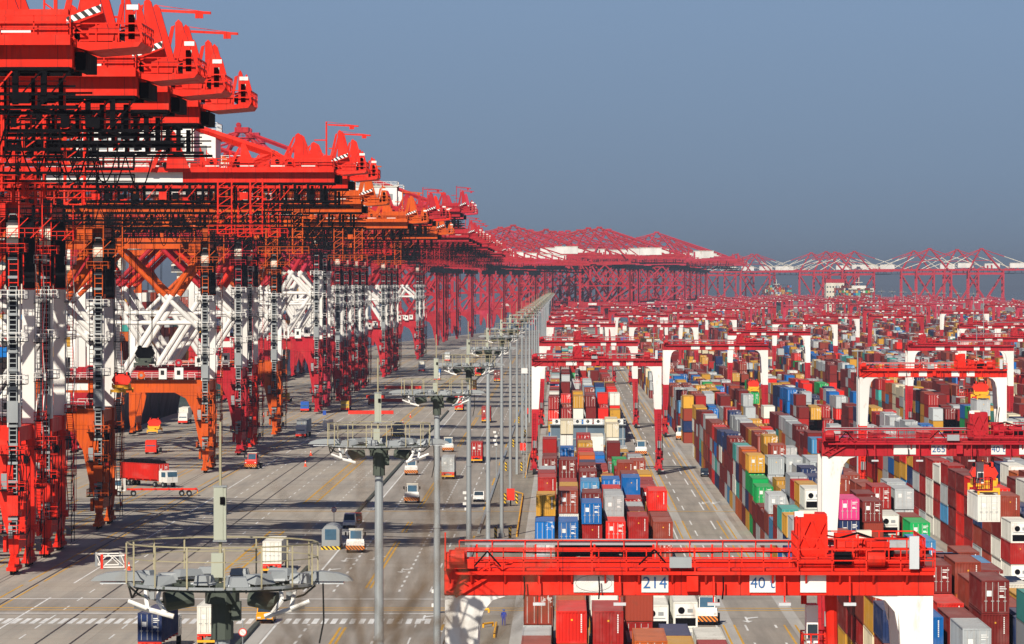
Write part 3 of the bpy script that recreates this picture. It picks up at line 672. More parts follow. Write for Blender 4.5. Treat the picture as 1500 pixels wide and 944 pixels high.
for k, (x, y) in enumerate(far):
    s = (VY - y) / (73 - H); c = copy_tree(p3); c.location = ((x - VX) / s + 22, F / s, 0)
    if k % 2 == 0: c.location.y += 30
    paint(c, (.5, .02, .04))
    grp = 'behind the yard centre' if k < 5 else ('around the cream building' if k < 10 else 'on the far basin at the yard edge')
    kk = k + 1 if k < 5 else (k - 4 if k < 10 else k - 9)
    tag(c, 'distant crimson quay crane with white stays, %s %s' % (nth(kk), grp), 'quay crane', 'distant quay cranes on the horizon')
for p in (p0, p1, p1r, p2, p3): remove_tree(p)

# ------------------------------------------------------------------ spreaders
def spreader(name, loc, label, ropes=8, dark=False, rz=0, hold=True):
    r = empty(name, loc, rz); a, c = ('redp', 'yellow') if not dark else ('dark', 'darkgreen')
    g = MB(); g.prism_xz([(-1.5, 2.1), (-1.1, 1.4), (1.1, 1.4), (1.5, 2.1), (1.1, 2.8), (-1.1, 2.8)], -1.1, 1.1, a)
    for x in (-.85, .85): g.cyl((x, 0, 2.95), .3, 1.9, 'dark', 12, 'y'); g.box(x - .12, -1.1, 2.7, x + .12, 1.1, 3.3, a)
    g.box(-.5, -1.15, 2.81, .5, 1.15, 3.0, a)
    g.build('headblock', r)
    g = MB(); g.box(-1.2, -2.5, .75, 1.2, 2.5, 1.35, c); g.box(-.5, -6, .55, .5, 6, 1.0, c)
    for s_ in (-6.05, 5.8):
        g.box(-1.2, s_, .3, 1.2, s_ + .25, .75, c)
        for x in (-1.2, 1.0): g.box(x, s_, 0.02, x + .2, s_ + .25, .3, c)
    g.box(-1.35, -2.2, .95, -1.2, -1, 1.6, c); g.box(1.2, -2.2, .95, 1.35, -1, 1.6, c)
    g.build('spreader_frame', r)
    g = MB()
    for x in (-1.0, 1.0):
        for y in (-.9, .9): g.tube((x, y, 3.3), (x * 1.6, y * 1.6, 3.3 + ropes), .05, 'dark', 5)
    g.build('hoist_rope', r); tag(r, label, 'spreader'); return r
spreader('lifting_spreader', (-68.0, 683, 20.6), 'red and yellow lifting spreader hanging beside the orange crane leg', 26)
spreader('lifting_spreader', (-65.0, 689, 24.6), 'dark lifting spreader hanging above the orange portal beam', 22, True)  # same spreader in the dark steel and dark green materials

# ------------------------------------------------------------------ rubber tyred gantry
def rtg(lod=0, wt=True):
    r = empty('yard_gantry_crane'); L = 25.65; P = 'paint'; Wm = 'white' if wt else 'paint'
    for i, y in enumerate((0, 7.2)):
        g = MB(); g.box(.02, y, 21.25, L - .02, y + .95, 22.55, P); g.box(.0, y - .08, 22.56, L, y + 1.03, 22.68, P)
        if lod == 0:
            for x in range(2, 25, 2): g.box(x, y - .05, 21.3, x + .05, y - .003, 22.5, P)
            if i == 0:
                g.bar((.6, y - .12, 21.2), (3.6, y - .12, 23.0), .16, .16)
                g.bar((.1, y - .12, 21.5), (2.9, y - .12, 23.1), .1, .1)
                for k in range(7): g.bar((.25 + k * .4, y - .12, 21.5 + k * .23), (.75 + k * .4, y - .12, 21.2 + k * .24), .07)
        gi = g.build('girder', r)
        if i == 0:
            for x0, x1 in ((6.8, 8.9), (10.35, 11.75), (16.0, 17.35), (18.65, 20.0)):
                q = MB(); q.box(x0, y - .075, 21.42, x1, y - .055, 22.4, 'white'); q.build('sign_panel', gi)
    g = MB()
    for x in (.1, L - 1.1): g.box(x, .96, 21.6, x + .9, 7.19, 22.5, P)
    g.build('end_beam', r)
    # legs
    for side, xo in ((0, .06), (1, L - .06)):
        sg = 1 if side == 0 else -1
        for y in (.0, 7.25):
            g = MB(); y0, y1 = y + .03, y + .92
            def bx(za, wa, zb, wb, mt_):
                a0, a1 = (xo, xo + sg * wa); b0, b1 = (xo, xo + sg * wb)
                lo = [(min(a0, a1), y0, za), (max(a0, a1), y0, za), (max(a0, a1), y1, za), (min(a0, a1), y1, za)]
                hi = [(min(b0, b1), y0, zb), (max(b0, b1), y0, zb), (max(b0, b1), y1, zb), (min(b0, b1), y1, zb)]
                g.hexa(lo, hi, mt_)
            bx(12.8, 1.35, 21.24, 1.85, Wm); bx(4.2, 1.0, 12.8, 1.35, P); bx(3.0, .9, 4.2, 1.0, P)
            pr = [(xo + sg * 1.83, 21.24)] + [(xo + sg * (1.78 + 1.5 * (1 - math.cos(t))), 19.6 + 1.64 * math.sin(t)) for t in (1.35, 1.1, .8, .5, .2, 0)]
            pr = [(xo + sg * 1.80, 21.24), (xo + sg * 3.3, 21.24), (xo + sg * 2.5, 21.0), (xo + sg * 2.0, 20.4), (xo + sg * 1.8, 19.4)]
            g.prism_xz(pr if sg < 0 else pr[::-1], y0 + .03, y1 - .03, Wm)
            lg = g.build('leg', r)
        xc = xo + sg * .5
        g = MB(); g.box(xc - .4, -1.6, 2.0, xc + .4, 9.8, 3.0, P); g.box(xc - .75, 1.4, 2.2, xc - .41, 5.8, 4.4, P) if side == 0 else g.box(xc + .41, 1.4, 2.2, xc + .75, 5.8, 4.4, P)
        sl = g.build('sill_beam', r)
        for yw in (-1.2, 9.4):
            g = MB(); g.box(xc - .55, yw - .5, 1.0, xc + .55, yw + .5, 2.0, P); g.box(xc - .85, yw - 1.1, .9, xc + .85, yw + 1.1, 1.12, P); g.cyl((xc, yw - 1.15, 1.2), .35, .4, P, 10, 'y'); bg = g.build('bogie', sl)
        if lod < 2:
            for yw in (-2.0, -.4, 8.6, 10.2):
                g = MB(); g.cyl((xc, yw, .75), .75, .6, 'rubber', 16, 'x'); g.cyl((xc, yw, .75), .35, .63, P, 10, 'x'); g.build('wheel', r)
            g = MB(); xs = xo - sg * .0
            g.ladder(xo + sg * .5, -.18, 3.2, 12, .5, .5, .07, P) if side == 0 else g.ladder(xo + sg * .5, -.18, 3.2, 12, .5, .5, .07, P)
            g.box(xc - .7, -.9, 3.0, xc + .7, -.1, 3.1, P); g.railbox(xc - .7, -.9, xc + .7, -.1, 3.1, h=1.1, sp=.8, t=.06)
            g.box(xc - .5, -.75, 3.2, xc + .35, -.15, 4.6, P if side else 'redp'); g.box(xc - .3, -.6, 5.2, xc + .5, -.12, 6.6, 'grey')
            g.build('leg_ladder', r)
            g = MB(); qq = random.Random(side + 3)
            for k in range(9):
                x_ = xc + qq.uniform(-.8, .45); y_ = qq.uniform(-2.0, -1.0) if k < 5 else qq.uniform(1, 6); z_ = qq.uniform(1.3, 5.6 if k > 4 else 3.2)
                g.box(x_, y_, z_, x_ + qq.uniform(.25, .6), y_ + .5, z_ + qq.uniform(.3, .9), ('paint', 'dark', 'redp')[k % 3])
            for k in range(4): g.bar((xc - .7 + .45 * k, -.95, 1.6), (xc - .5 + .4 * k, -.95, 7 + k * .5), .07, .07, 'dark' if k % 2 else P)
            g.path([(xc + .5, -.4, 1.5), (xc + .75, -.6, 4), (xc + .6, -.3, 7.5)], .06, 'dark'); g.build('drive_unit', r)
    g = MB()
    # walkways either side, cable trough
    g.box(.6, -.52, 22.36, L, -.44, 22.54, P); g.box(.6, -.44, 22.40, L, -.1, 22.46, P)
    g.box(.6, 8.25, 22.38, L, 9.0, 22.46, P)
    t = .075 if lod else .06
    g.rail((.6, -.48, 22.54), (L, -.48, 22.54), 1.15, 1.75, t, 2); g.rail((.6, .9, 22.68), (L, .9, 22.68), 1.0, 2.6, t * .9, 2); g.rail((.6, 9, 22.46), (L, 9, 22.46), 1.15, 1.75, t, 2)
    if lod == 0:
        x = 1.4
        while x < L: g.prism_yz([(-.5, 22.36), (-.1, 22.36), (-.1, 21.9)], x, x + .1, P); x += 1.75
    g.build('walkway', r)
    g = MB(); g.box(.9, 9.1, 23.35, L - 1.7, 9.35, 23.68, 'galv')
    x = 1.5
    while x < L - 2: g.box(x, 9.05, 22.5, x + .1, 9.1, 23.4, P); x += 3.2
    g.build('cable_trough', r)
    g = MB(); g.box(.05, -.8, 22.7, 1.2, .7, 23.5, P); g.cyl((.7, -.9, 23.3), .4, .8, P, 12, 'x'); g.box(1.2, -.7, 22.7, 1.6, .3, 23.2, P); g.bar((.1, -.9, 22.6), (.1, -.9, 24.6), .08); g.build('end_gear', r)
    if lod == 0:
        g = MB(); g.box(11.8, -.75, 22.75, 12.95, -.2, 23.3, 'galv'); g.build('junction_box', r)
        g = MB(); g.box(12.7, -.5, 21.5, 13.3, -.13, 22.3, P); g.build('camera_box', r)
        g = MB(); g.box(24.3, -.8, 22.7, 24.8, -.4, 24.4, 'lamp'); g.build('access_panel', r)
        g = MB(); g.cyl((22.6, -.2, 23.2), .4, .9, P, 14, 'x'); g.build('hoist_motor', r); g = MB(); g.cyl((20.9, .3, 23.2), .35, .9, 'dark', 14, 'x'); g.build('hoist_motor', r)
        g = MB(); g.box(22.2, 1.2, 22.7, 23.4, 2.4, 24.0, P); g.build('gear_box', r)
        for pts in ([(1.5, -.6, 22.7), (2.3, -.7, 23.6), (3.0, -.6, 22.8)], [(10.2, -.6, 22.9), (11.0, -.7, 23.7), (11.6, -.6, 23.0)], [(4.2, -.62, 22.3), (4.25, -.65, 21.6), (4.2, -.6, 21.1)], [(8.1, -.62, 22.3), (8.15, -.65, 21.6), (8.1, -.6, 21.1)], [(14.6, -.62, 22.3), (14.6, -.65, 21.6), (14.55, -.6, 21.1)], [(1.0, 9.0, 23.0), (8, 9.0, 22.9), (16, 9.0, 23.0), (24, 9.0, 22.9)]):
            g = MB(); g.path(pts, .045, 'dark'); g.build('cable', r)
    # floodlights on the front
    if lod == 0:
        for x in (9.2, 14.1, 17.8, 21.2, 5.0):
            g = MB(); g.bar((x, -.5, 22.3), (x, -.6, 20.95), .08); g.box(x - .32, -.85, 20.78, x + .32, -.45, 20.93, 'lamp'); g.build('floodlight', r)
    # trolley
    t = empty('trolley'); t.parent = r
    g = MB(); g.box(-3.4, .6, 22.75, 3.2, 7.6, 23.1, P); g.railbox(-3.4, .5, 3.2, 7.7, 23.1, h=1.1, sp=1.0, t=.07); g.build('trolley_frame', t)
    g = MB(); g.cyl((.6, 3.6, 23.6), .42, 3.6, P, 16, 'x'); g.cyl((.6, 5.0, 23.6), .42, 3.6, P, 16, 'x'); g.box(-1.2, 5.6, 23.1, .8, 6.6, 24.2, P); g.box(1.4, 5.4, 23.1, 3.0, 6.8, 23.9, P); g.box(.4, 1.0, 23.1, 1.6, 2.0, 23.7, 'dark')
    for x in (-1.9, -.2, 1.6): g.bar((x, 2, 23.1), (x, 2, 24.3), .1); g.bar((x, 2, 24.3), (x + .8, 5, 24.0), .08)
    g.cyl((2.0, 1.6, 23.7), .38, 1.4, 'grey', 12, 'x'); g.box(-.9, 1.2, 23.1, -.3, 1.8, 24.0, P); g.path([(-1.4, 2, 24.1), (-.2, 2.4, 24.4), (1.0, 2.2, 24.0), (2.4, 2.0, 24.2)], .06, 'dark'); g.box(-.1, 4.6, 23.9, .7, 5.4, 24.4, 'cream'); g.build('hoist_drum', t)
    g = MB(); g.box(-3.3, 5.2, 23.1, -1.65, 7.6, 25.25, P); g.box(-3.1, 5.6, 25.251, -2.3, 6.8, 25.4, 'cream'); g.box(-3.38, 5.15, 25.1, -2.9, 5.19, 25.4, 'mark')
    for s_ in (-1, 1): g.bar((-2.48 + s_ * .82, 5.1, 23.3), (-2.48 + s_ * .1, 5.1, 24.9), .1, .1); g.bar((-2.48 + s_ * .8, 5.1, 25.0), (-2.48 + s_ * .1, 5.1, 23.5), .08, .08); g.bar((-2.48 + s_ * .84, 5.1, 23.2), (-2.48 + s_ * .8, 5.1, 25.15), .1, .1)
    g.build('machine_house', t)
    g = MB(); g.box(-2.9, 2.0, 18.6, -2.3, 3.8, 20.6, 'white'); g.box(-2.86, 1.93, 18.9, -2.34, 1.995, 19.6, 'glass'); g.bar((-3.0, 3, 20.6), (-3.0, 3, 22.8), .3); g.railbox(-3.1, 1.6, -1.5, 4.2, 18.0, h=1.1, sp=.4, t=.07); g.box(-3.1, 1.6, 17.9, -1.5, 4.2, 17.99, P)
    g.build('operator_cab', t)
    if lod == 0:
        g = MB(); g.tube((-1.7, 1.4, 22.7), (-1.4, 1.4, 12), .36, P, 10, r2=.2); g.build('mast_guide', t)
    t.location.x = 20
    return r
r0 = rtg(0); r1 = rtg(1); r2 = rtg(1, False); r3 = rtg(2); r4 = rtg(2, False)
BL = {1: -6.25, 2: 24.4, 3: 51.4, 4: 83, 5: 110, 6: 142, 7: 169, 8: 201, 9: 228, 10: 260, 11: 287, 12: 319, 13: 346, 14: 378, 15: 405}
GG = 'rubber tyred gantry cranes over the container blocks'
# block, scale px/m, colour, trolley x, white legs
RT = [(1, 28.0, RED, 22, 1), (1, 7.45, CRIM, 11.5, 1), (1, 5.65, CRIM, 12.5, 1), (1, 3.95, CRIM, 9, 1), (1, 3.45, CRIM, 15, 1), (1, 3.0, CRIM, 15, 1), (1, 2.6, CRIM, 8, 0),
      (2, 15.5, CRIM, 17.8, 1), (2, 6.0, CRIM, 21.5, 1), (2, 3.96, CRIM, 7, 1), (2, 3.07, CRIM, 12, 1), (2, 2.7, CRIM, 20, 0),
      (3, 8.43, RED, 20.5, 1), (3, 4.7, CRIM, 9, 1), (3, 3.3, CRIM, 16, 1), (3, 2.76, CRIM, 10, 1),
      (4, 6.07, CRIM, 6.5, 1), (4, 3.7, CRIM, 16, 1), (4, 2.5, CRIM, 10, 0),
      (5, 5.28, CRIM, 18, 1), (5, 3.2, CRIM, 12, 1), (5, 2.3, CRIM, 9, 0), (6, 4.08, CRIM, 7, 1), (6, 3.15, CRIM, 17, 0), (7, 3.75, CRIM, 8, 1), (7, 2.6, CRIM, 14, 0), (8, 2.75, CRIM, 12, 1)]
q = random.Random(7)
for bk in range(1, 16):
    for s in (2.3, 2.15, 2.0, 1.86, 1.74, 1.62, 1.52, 1.43, 1.35, 1.28):
        s *= q.uniform(.97, 1.03); X = BL[bk]
        if bk < 3 and s < 2.2: continue
        if bk == 3 and s < 2.0 or bk == 4 and s < 1.7: continue
        if VX + X * s > 1530 or (bk, s) in RT: continue
        if q.random() < .38: continue
        RT.append((bk, s, PINK if q.random() < .5 else CRIM, q.uniform(7, 21), 0))
RL = {0: 'bright red yard gantry crane numbered 214 with a 40t panel', 7: 'crimson yard gantry crane numbered 265 with white legs'}
cnt = {}
order = sorted(range(len(RT)), key=lambda i: (RT[i][0], -RT[i][1]))
rt_objs = {}
for i in order:
    bk, s, col, tx, wl = RT[i]; cnt[bk] = cnt.get(bk, 0) + 1
    pr = r0 if s > 7 else ((r1 if wl else r2) if s > 3.6 else (r3 if wl else r4))
    c = copy_tree(pr); c.location = (BL[bk], F / s, 0); paint(c, col)
    for ch in c.children:
        if ch.name.startswith('trolley'): ch.location.x = tx
    tag(c, RL.get(i, '%s yard gantry crane with %s legs, %s one over the %s container block' % ('crimson' if col != PINK else 'pinkish', 'white' if wl else 'red', nth(cnt[bk]), nth(bk))), 'gantry crane', GG)
    rt_objs[i] = c
def put_numbers(c, items):
    gi = [ch for ch in c.children if ch.name.startswith('girder') and ch.data.vertices[0].co.y < 1][0]
    pn = sorted([p for p in gi.children], key=lambda p: p.data.vertices[0].co.x)
    for k, (txt, sz) in items.items():
        p = pn[k]; xs = [v.co.x for v in p.data.vertices]; text_into(txt, sz, 'numblue', p, ((min(xs) + max(xs)) / 2, -.09, 21.9))
for i_, c_ in rt_objs.items():
    if i_ == 0: continue
    for tr in [x for x in c_.children if x.name.startswith('trolley')]:
        for x in list(tr.children):
            if x.name.startswith('mast_guide'): bpy.data.objects.remove(x)
put_numbers(rt_objs[0], {1: ('214', .86), 2: ('40 t', .8)})
put_numbers(rt_objs[7], {1: ('265', .86), 2: ('40 t', .8)})
gi = [ch for ch in rt_objs[0].children if ch.name.startswith('girder') and ch.data.vertices[0].co.y < 1][0]
g = MB(); E_ = [(7.85 + .95 * math.cos(t), -.085, 21.9 + .42 * math.sin(t)) for t in [k * math.pi / 16 for k in range(33)]]; g.path(E_, .012, 'grey', 4); g.build('oval_mark', gi)
for p in (r0, r1, r2, r3, r4): remove_tree(p)

# ------------------------------------------------------------------ containers
CW, CL = 2.44, 12.19
COL = {'maroon': (.17, .018, .016), 'brown': (.27, .045, .026), 'dark red': (.34, .018, .016), 'bright red': (.66, .022, .014), 'orange': (.48, .10, .02), 'mustard': (.56, .29, .035),
       'grey': (.42, .45, .46), 'white': (.70, .69, .62), 'blue': (.008, .135, .43), 'pale blue': (.06, .24, .46), 'navy': (.018, .035, .11), 'teal': (.06, .36, .32), 'green': (.01, .36, .09),
       'cream': (.68, .60, .42), 'pink': (.70, .05, .22)}
WT = [('maroon', 22), ('brown', 20), ('dark red', 10), ('bright red', 5), ('orange', 4), ('mustard', 16), ('grey', 17), ('white', 5), ('blue', 3.2), ('pale blue', 1.8), ('navy', 5), ('teal', 4), ('green', 1.2), ('cream', 2)]
def rcol(q):
    t = q.uniform(0, sum(w for _, w in WT))
    for n, w in WT:
        t -= w
        if t <= 0: return n
    return 'maroon'
def cont_proto(kind, h, L=CL):
    """mesh: front end at y=0, y grows away; corrugated walls, frame posts"""
    g = MB(); m = 'container'; w = CW
    t = .13
    for x in (0, w - t):
        for y in (0, L - t): g.box(x, y, 0, x + t, y + t, h, m)
    for y in (0.01, L - t - .01):
        g.box(t, y, h - .14, w - t, y + t, h - .004, m); g.box(t, y, 0, w - t, y + t, .16, m)
    for x in (.01, w - t - .01): g.box(x, t, h - .12, x + t, L - t, h - .004, m); g.box(x, t, 0, x + t, L - t, .16, m)
    # roof
    ns = 26
    for i in range(ns):
        y0 = .1 + (L - .2) * i / ns; y1 = .1 + (L - .2) * (i + 1) / ns; ym = (y0 + y1) / 2; z = h - .02
        g.quad([(.1, y0, z), (w - .1, y0, z), (w - .1, ym, z - .03), (.1, ym, z - .03)], m); g.quad([(.1, ym, z - .03), (w - .1, ym, z - .03), (w - .1, y1, z), (.1, y1, z)], m)
    def corr(x0, x1, fn, pitch=.28, d=.045):
        nseg = max(1, round((x1 - x0) / pitch)); p = (x1 - x0) / nseg
        pts = []
        for i in range(nseg): a = x0 + i * p; pts += [(a, 0), (a + p * .3, 0), (a + p * .5, d), (a + p * .8, d)]
        pts.append((x1, 0))
        for (a, da), (c, dc) in zip(pts, pts[1:]): g.quad(fn(a, da, c, dc), m)
    z0, z1 = .16, h - .14
    corr(.13, L - .13, lambda a, da, c, dc: [(.03 + da, c, z0), (.03 + da, a, z0) if da == dc else (.03 + da, a, z0), (.03 + da, a, z1), (.03 + dc, c, z1)][0:0] or [(.03 + dc, c, z0), (.03 + da, a, z0), (.03 + da, a, z1), (.03 + dc, c, z1)], .55)
    corr(.13, L - .13, lambda a, da, c, dc: [(w - .03 - da, a, z0), (w - .03 - dc, c, z0), (w - .03 - dc, c, z1), (w - .03 - da, a, z1)], .55)
    g.quad([(w - .13, L - .05, z0), (.13, L - .05, z0), (.13, L - .05, z1), (w - .13, L - .05, z1)], m)
    if kind == 'plain':
        corr(.13, w - .13, lambda a, da, c, dc: [(a, .03 + da, z0), (c, .03 + dc, z0), (c, .03 + dc, z1), (a, .03 + da, z1)], .27, .05)
        for i in range(9):
            zz = h * .86 - i * .17; g.box(w * .80, .012, zz, w * .80 + .1, .022, zz + .12, 'mark')
        g.box(w * .48, .014, h * .70, w * .48 + .14, .024, h * .70 + .14, 'yellow')
    elif kind == 'reefer':
        g.box(.13, .05, .16, w - .13, .2, h - .14, 'white'); g.box(.2, .03, .2, w - .2, .05, 1.0, 'dark'); g.box(.3, .02, 1.25, w - .3, .045, 1.32, 'grey')
        g.cyl((w * .33, .04, h * .68), .34, .08, 'dark', 14, 'y'); g.box(w * .58, .02, h * .6, w * .8, .045, h * .74, 'grey')
    else:
        g.quad([(.13, .10, z0), (w - .13, .10, z0), (w - .13, .10, z1), (.13, .10, z1)], m)
    for x in (.01, w - .19):
        for zz in (0.0, h - .13): g.box(x, -.006, zz, x + .18, .0 - .001, zz + .12, 'container')
    me = g.mesh('shipping_container')
    doors = []
    if kind == 'door':
        for s_ in (0, 1):
            g = MB(); x0, x1 = ((.14, w / 2 - .01), (w / 2 + .01, w - .14))[s_]
            g.box(x0, .035, .18, x1, .085, h - .16, 'container')
            for k in range(4): g.box(x0 + .04, .02, .35 + k * (h - .6) / 4, x1 - .04, .034, .35 + (k + .72) * (h - .6) / 4, 'container')
            for x in (x0 + .22, x1 - .26): g.box(x, -.02, .16, x + .05, .018, h - .15, 'rod'); g.box(x - .12, -.03, 1.05, x + .15, -.021, 1.12, 'rod')
            if s_:
                for (a, c, e) in ((.35, 2.3, .5), (.35, 2.12, .62), (.35, 1.92, .4), (.35, 1.5, .35), (.35, 1.38, .55)):
                    if c < h - .3: g.box(x0 + a, .008, c, x0 + a + e, .0185, c + .09, 'mark')
            else: g.box(x0 + .32, .008, 1.5, x0 + .75, .0185, 2.0, 'mark')
            doors.append(g.mesh('door'))
    return me, doors
PR = {(k, h): cont_proto(k, h) for k in ('plain', 'door', 'reefer') for h in (2.59, 2.9)}
CG2 = {'yard': 'containers stacked in the yard blocks', 'truck': 'containers carried on trucks'}
def put_container(x, y, z, kind, h, col, label, grp, rz=0, name='shipping_container'):
    me, doors = PR[(kind, h)]
    o = bpy.data.objects.new(name, me); C.objects.link(o); o.location = (x, y, z); o.rotation_euler.z = rz
    j = 1 + rnd.uniform(-.12, .12); o.color = (*[min(1, c * j) for c in COL[col]], 1)
    tag(o, label, 'container', grp)
    for d in doors:
        c = bpy.data.objects.new('door', d); C.objects.link(c); c.parent = o; c.color = o.color
    return o
ROW0 = {b: (X + (2.8 if b == 1 else 3.8)) for b, X in BL.items()}
SEG = [(250, 482), (546, 980), (1040, 1400), (1445, 1900), (1940, 2500), (2545, 3100), (3145, 3700), (3745, 4350)]
allc = []
q = random.Random(21)
AUTH = {  # block 1, second segment: colours of the first bays, row -> bottom..top
 (1, 0): [['brown', 'grey', 'blue'], ['maroon', 'brown', 'blue'], ['dark red', 'brown', 'dark red', 'blue'], ['grey', 'mustard', 'bright red'], ['white', 'brown', 'dark red'], ['maroon', 'brown', 'brown']],
 (1, 1): [['grey', 'white', 'maroon', 'mustard'], ['navy', 'brown', 'white', 'brown'], ['grey', 'maroon', 'dark red', 'maroon'], ['brown', 'mustard', 'grey', 'grey'], ['teal', 'maroon', 'mustard'], ['mustard', 'brown', 'brown']],
 (1, 2): [['mustard', 'grey', 'grey'], ['brown', 'maroon', 'mustard', 'mustard'], ['navy', 'maroon', 'mustard'], ['blue', 'brown', 'brown', 'grey'], ['white', 'brown', 'maroon'], ['white', 'maroon', 'brown', 'bright red']],
 (1, 3): [['grey', 'white', 'mustard'], ['maroon', 'brown', 'mustard'], ['brown', 'dark red', 'brown', 'pale blue'], ['maroon', 'navy', 'bright red', 'bright red'], ['grey', 'maroon', 'grey'], ['mustard', 'pale blue', 'mustard']],
}
AUTH0 = {
 (1, 8): [['maroon', 'brown', 'brown'], ['brown', 'maroon', 'orange', 'bright red'], ['maroon', 'brown', 'grey', 'dark red'], ['brown', 'maroon'], ['navy', 'brown', 'mustard'], ['brown', 'grey', 'dark red']],
 (1, 9): [['brown', 'maroon', 'grey'], ['brown', 'grey', 'orange', 'orange'], ['brown', 'grey', 'white', 'white'], ['maroon', 'brown', 'dark red'], ['maroon', 'grey', 'navy'], ['white', 'brown', 'white']],
 (1, 10): [['brown', 'maroon', 'grey', 'brown'], ['brown', 'maroon', 'orange', 'brown'], ['brown', 'white', 'white', 'white'], ['maroon', 'brown', 'dark red', 'brown'], ['white', 'white'], ['white']],
 (1, 7): [['brown', 'grey'], ['brown', 'grey'], ['maroon', 'grey'], ['brown', 'maroon'], ['navy', 'brown'], ['brown', 'grey']],
 (1, 6): [['brown', 'grey'], ['brown', 'grey'], ['maroon', 'grey'], ['brown', 'maroon', 'brown', 'orange'], ['navy', 'brown'], ['brown', 'grey']],
 (1, 5): [['brown', 'grey'], ['brown', 'grey'], ['maroon', 'grey'], ['brown', 'maroon', 'grey'], ['navy', 'brown'], ['brown', 'grey']],
 (2, 7): [['white', 'brown', 'navy'], ['blue', 'maroon', 'blue'], ['brown', 'maroon', 'maroon'], ['maroon', 'dark red', 'maroon', 'maroon'], ['navy', 'brown', 'navy'], ['teal', 'grey', 'maroon']],
 (2, 6): [['navy', 'white'], ['navy', 'blue'], ['maroon', 'brown', 'grey'], ['brown', 'navy'], ['grey', 'navy', 'grey', 'teal'], ['maroon', 'brown']],
 (2, 5): [['white', 'navy'], ['blue'], ['maroon', 'grey'], ['mustard', 'navy'], ['grey', 'grey', 'grey'], ['maroon', 'brown']],
 (2, 4): [['white', 'navy'], ['blue'], ['maroon'], ['mustard', 'navy'], ['grey', 'grey', 'grey'], ['maroon', 'brown']],
}
AUTH2 = {0: [['pale blue', 'blue', 'grey'], ['navy', 'bright red', 'teal'], ['maroon', 'brown', 'navy', 'pink'], ['maroon', 'dark red', 'brown', 'maroon'], ['mustard', 'white'], ['brown', 'grey', 'green']],
 1: [['grey', 'navy', 'mustard'], ['bright red', 'teal', 'teal'], ['brown', 'navy', 'navy'], ['maroon', 'brown', 'brown', 'maroon'], ['maroon', 'mustard', 'white'], ['brown', 'brown', 'brown']],
 2: [['blue', 'grey', 'teal'], ['teal', 'brown', 'white', 'white'], ['brown', 'bright red', 'navy'], ['maroon', 'brown', 'brown'], ['grey', 'mustard', 'dark red', 'dark red'], ['grey', 'grey', 'grey', 'grey']],
 3: [['mustard', 'dark red', 'brown'], ['mustard', 'brown', 'mustard', 'mustard'], ['brown', 'bright red', 'navy'], ['maroon', 'brown', 'brown'], ['maroon', 'maroon', 'maroon'], ['grey', 'grey', 'grey', 'grey']],
}
KINDZ = {}
KINDA = {(1, 0, 0): 'door', (1, 0, 1): 'door', (1, 3, 2): 'door'}
front_h = {}
for bk in range(1, 16):
    x0 = ROW0[bk]
    xe = BL[bk]
    d_in = F * (xe - 8) / 690 if xe > 0 else 0
    nb = 0
    for si, (a, c) in enumerate(SEG):
        if bk >= 2 and si == 0: a, c = 300, 500
        if bk == 1 and a > 2900: continue
        if bk == 2 and a > 2900: continue
        if bk == 3 and a > 3300: continue
        if bk == 1 and si == 1: c = 955
        y = a + q.uniform(0, 3); mean = 3.2; prev = {}; last = None
        hm = [q.uniform(2.4, 3.9) for _ in range(6)]
        while y + CL < c:
            nb += 1
            if y > d_in * .93 - 60:
                for rw in range(6):
                    hm[rw] += q.uniform(-.9, .9); hm[rw] = min(4.4, max(1.9, hm[rw]))
                    nt = int(round(hm[rw])); nt = min(4, max(1, nt))
                    if si > 0 and q.random() < .04: nt = max(1, nt - 2)
                    if bk == 2 and si == 0 and y > 470: nt = min(nt, 3)
                    if bk == 1 and si == 1 and y > 860: nt = 1
                    if bk == 1 and si == 1 and 770 < y <= 860 and rw in (0, 2, 5): nt = 2 if y < 830 else 1
                    cols = [(prev.get(rw) if q.random() < .30 and rw in prev else (last if last and q.random() < .22 else rcol(q))) for _ in range(nt)]; prev[rw] = cols[-1]; last = cols[-1]
                    bayi = int((y - a) / 12.8)
                    if (bk, bayi) in AUTH and si == 1: cols = AUTH[(bk, bayi)][rw]; nt = len(cols)
                    if bk == 2 and si == 1 and rw == 0 and bayi < 6 and q.random() < .5: nt = 3; cols = cols[:3] + ['grey'] * (3 - len(cols))
                    if si == 0 and bk < 3 and bayi < 4: nt = min(nt, 2); cols = cols[:nt]
                    if (bk, bayi) in AUTH0 and si == 0: cols = AUTH0[(bk, bayi)][rw]; nt = len(cols)
                    if bk == 1 and si == 0 and rw > 3 and bayi > 9: cols = ['white', 'white'] if bayi in (15, 16) else ['grey']; nt = len(cols)
                    if bk == 1 and si == 0 and rw == 3 and bayi > 10: nt = min(nt, 2); cols = cols[:nt]
                    if bk == 2 and si == 1 and bayi in AUTH2: cols = AUTH2[bayi][rw]; nt = len(cols)
                    if bk == 1 and si == 1 and 835 < y < 860 and rw in (1, 3, 4): nt = 4 if rw != 3 else 3; cols = ['maroon', 'white', 'white', 'cream'][:nt]
                    z = 0.0
                    for t in range(nt):
                        h = 2.9 if q.random() < .45 else 2.59
                        kd = 'plain' if q.random() < .45 else 'door'
                        if cols[t] == 'white' and q.random() < .6: kd = 'reefer'
                        if bk == 1 and si == 0 and rw > 3 and bayi in (15, 16): kd = 'reefer'
                        if (bk, bayi, rw) in KINDA and si == 1: kd = KINDA[(bk, bayi, rw)]
                        allc.append([bk, nb, rw, t, x0 + rw * 2.9 + q.uniform(-.08, .08), y + q.uniform(-.15, .15), z, h, cols[t], kd, t == nt - 1])
                        z += h + .03
                    front_h[(bk, nb, rw)] = z
            y += 12.85 if q.random() < .93 else 14.2
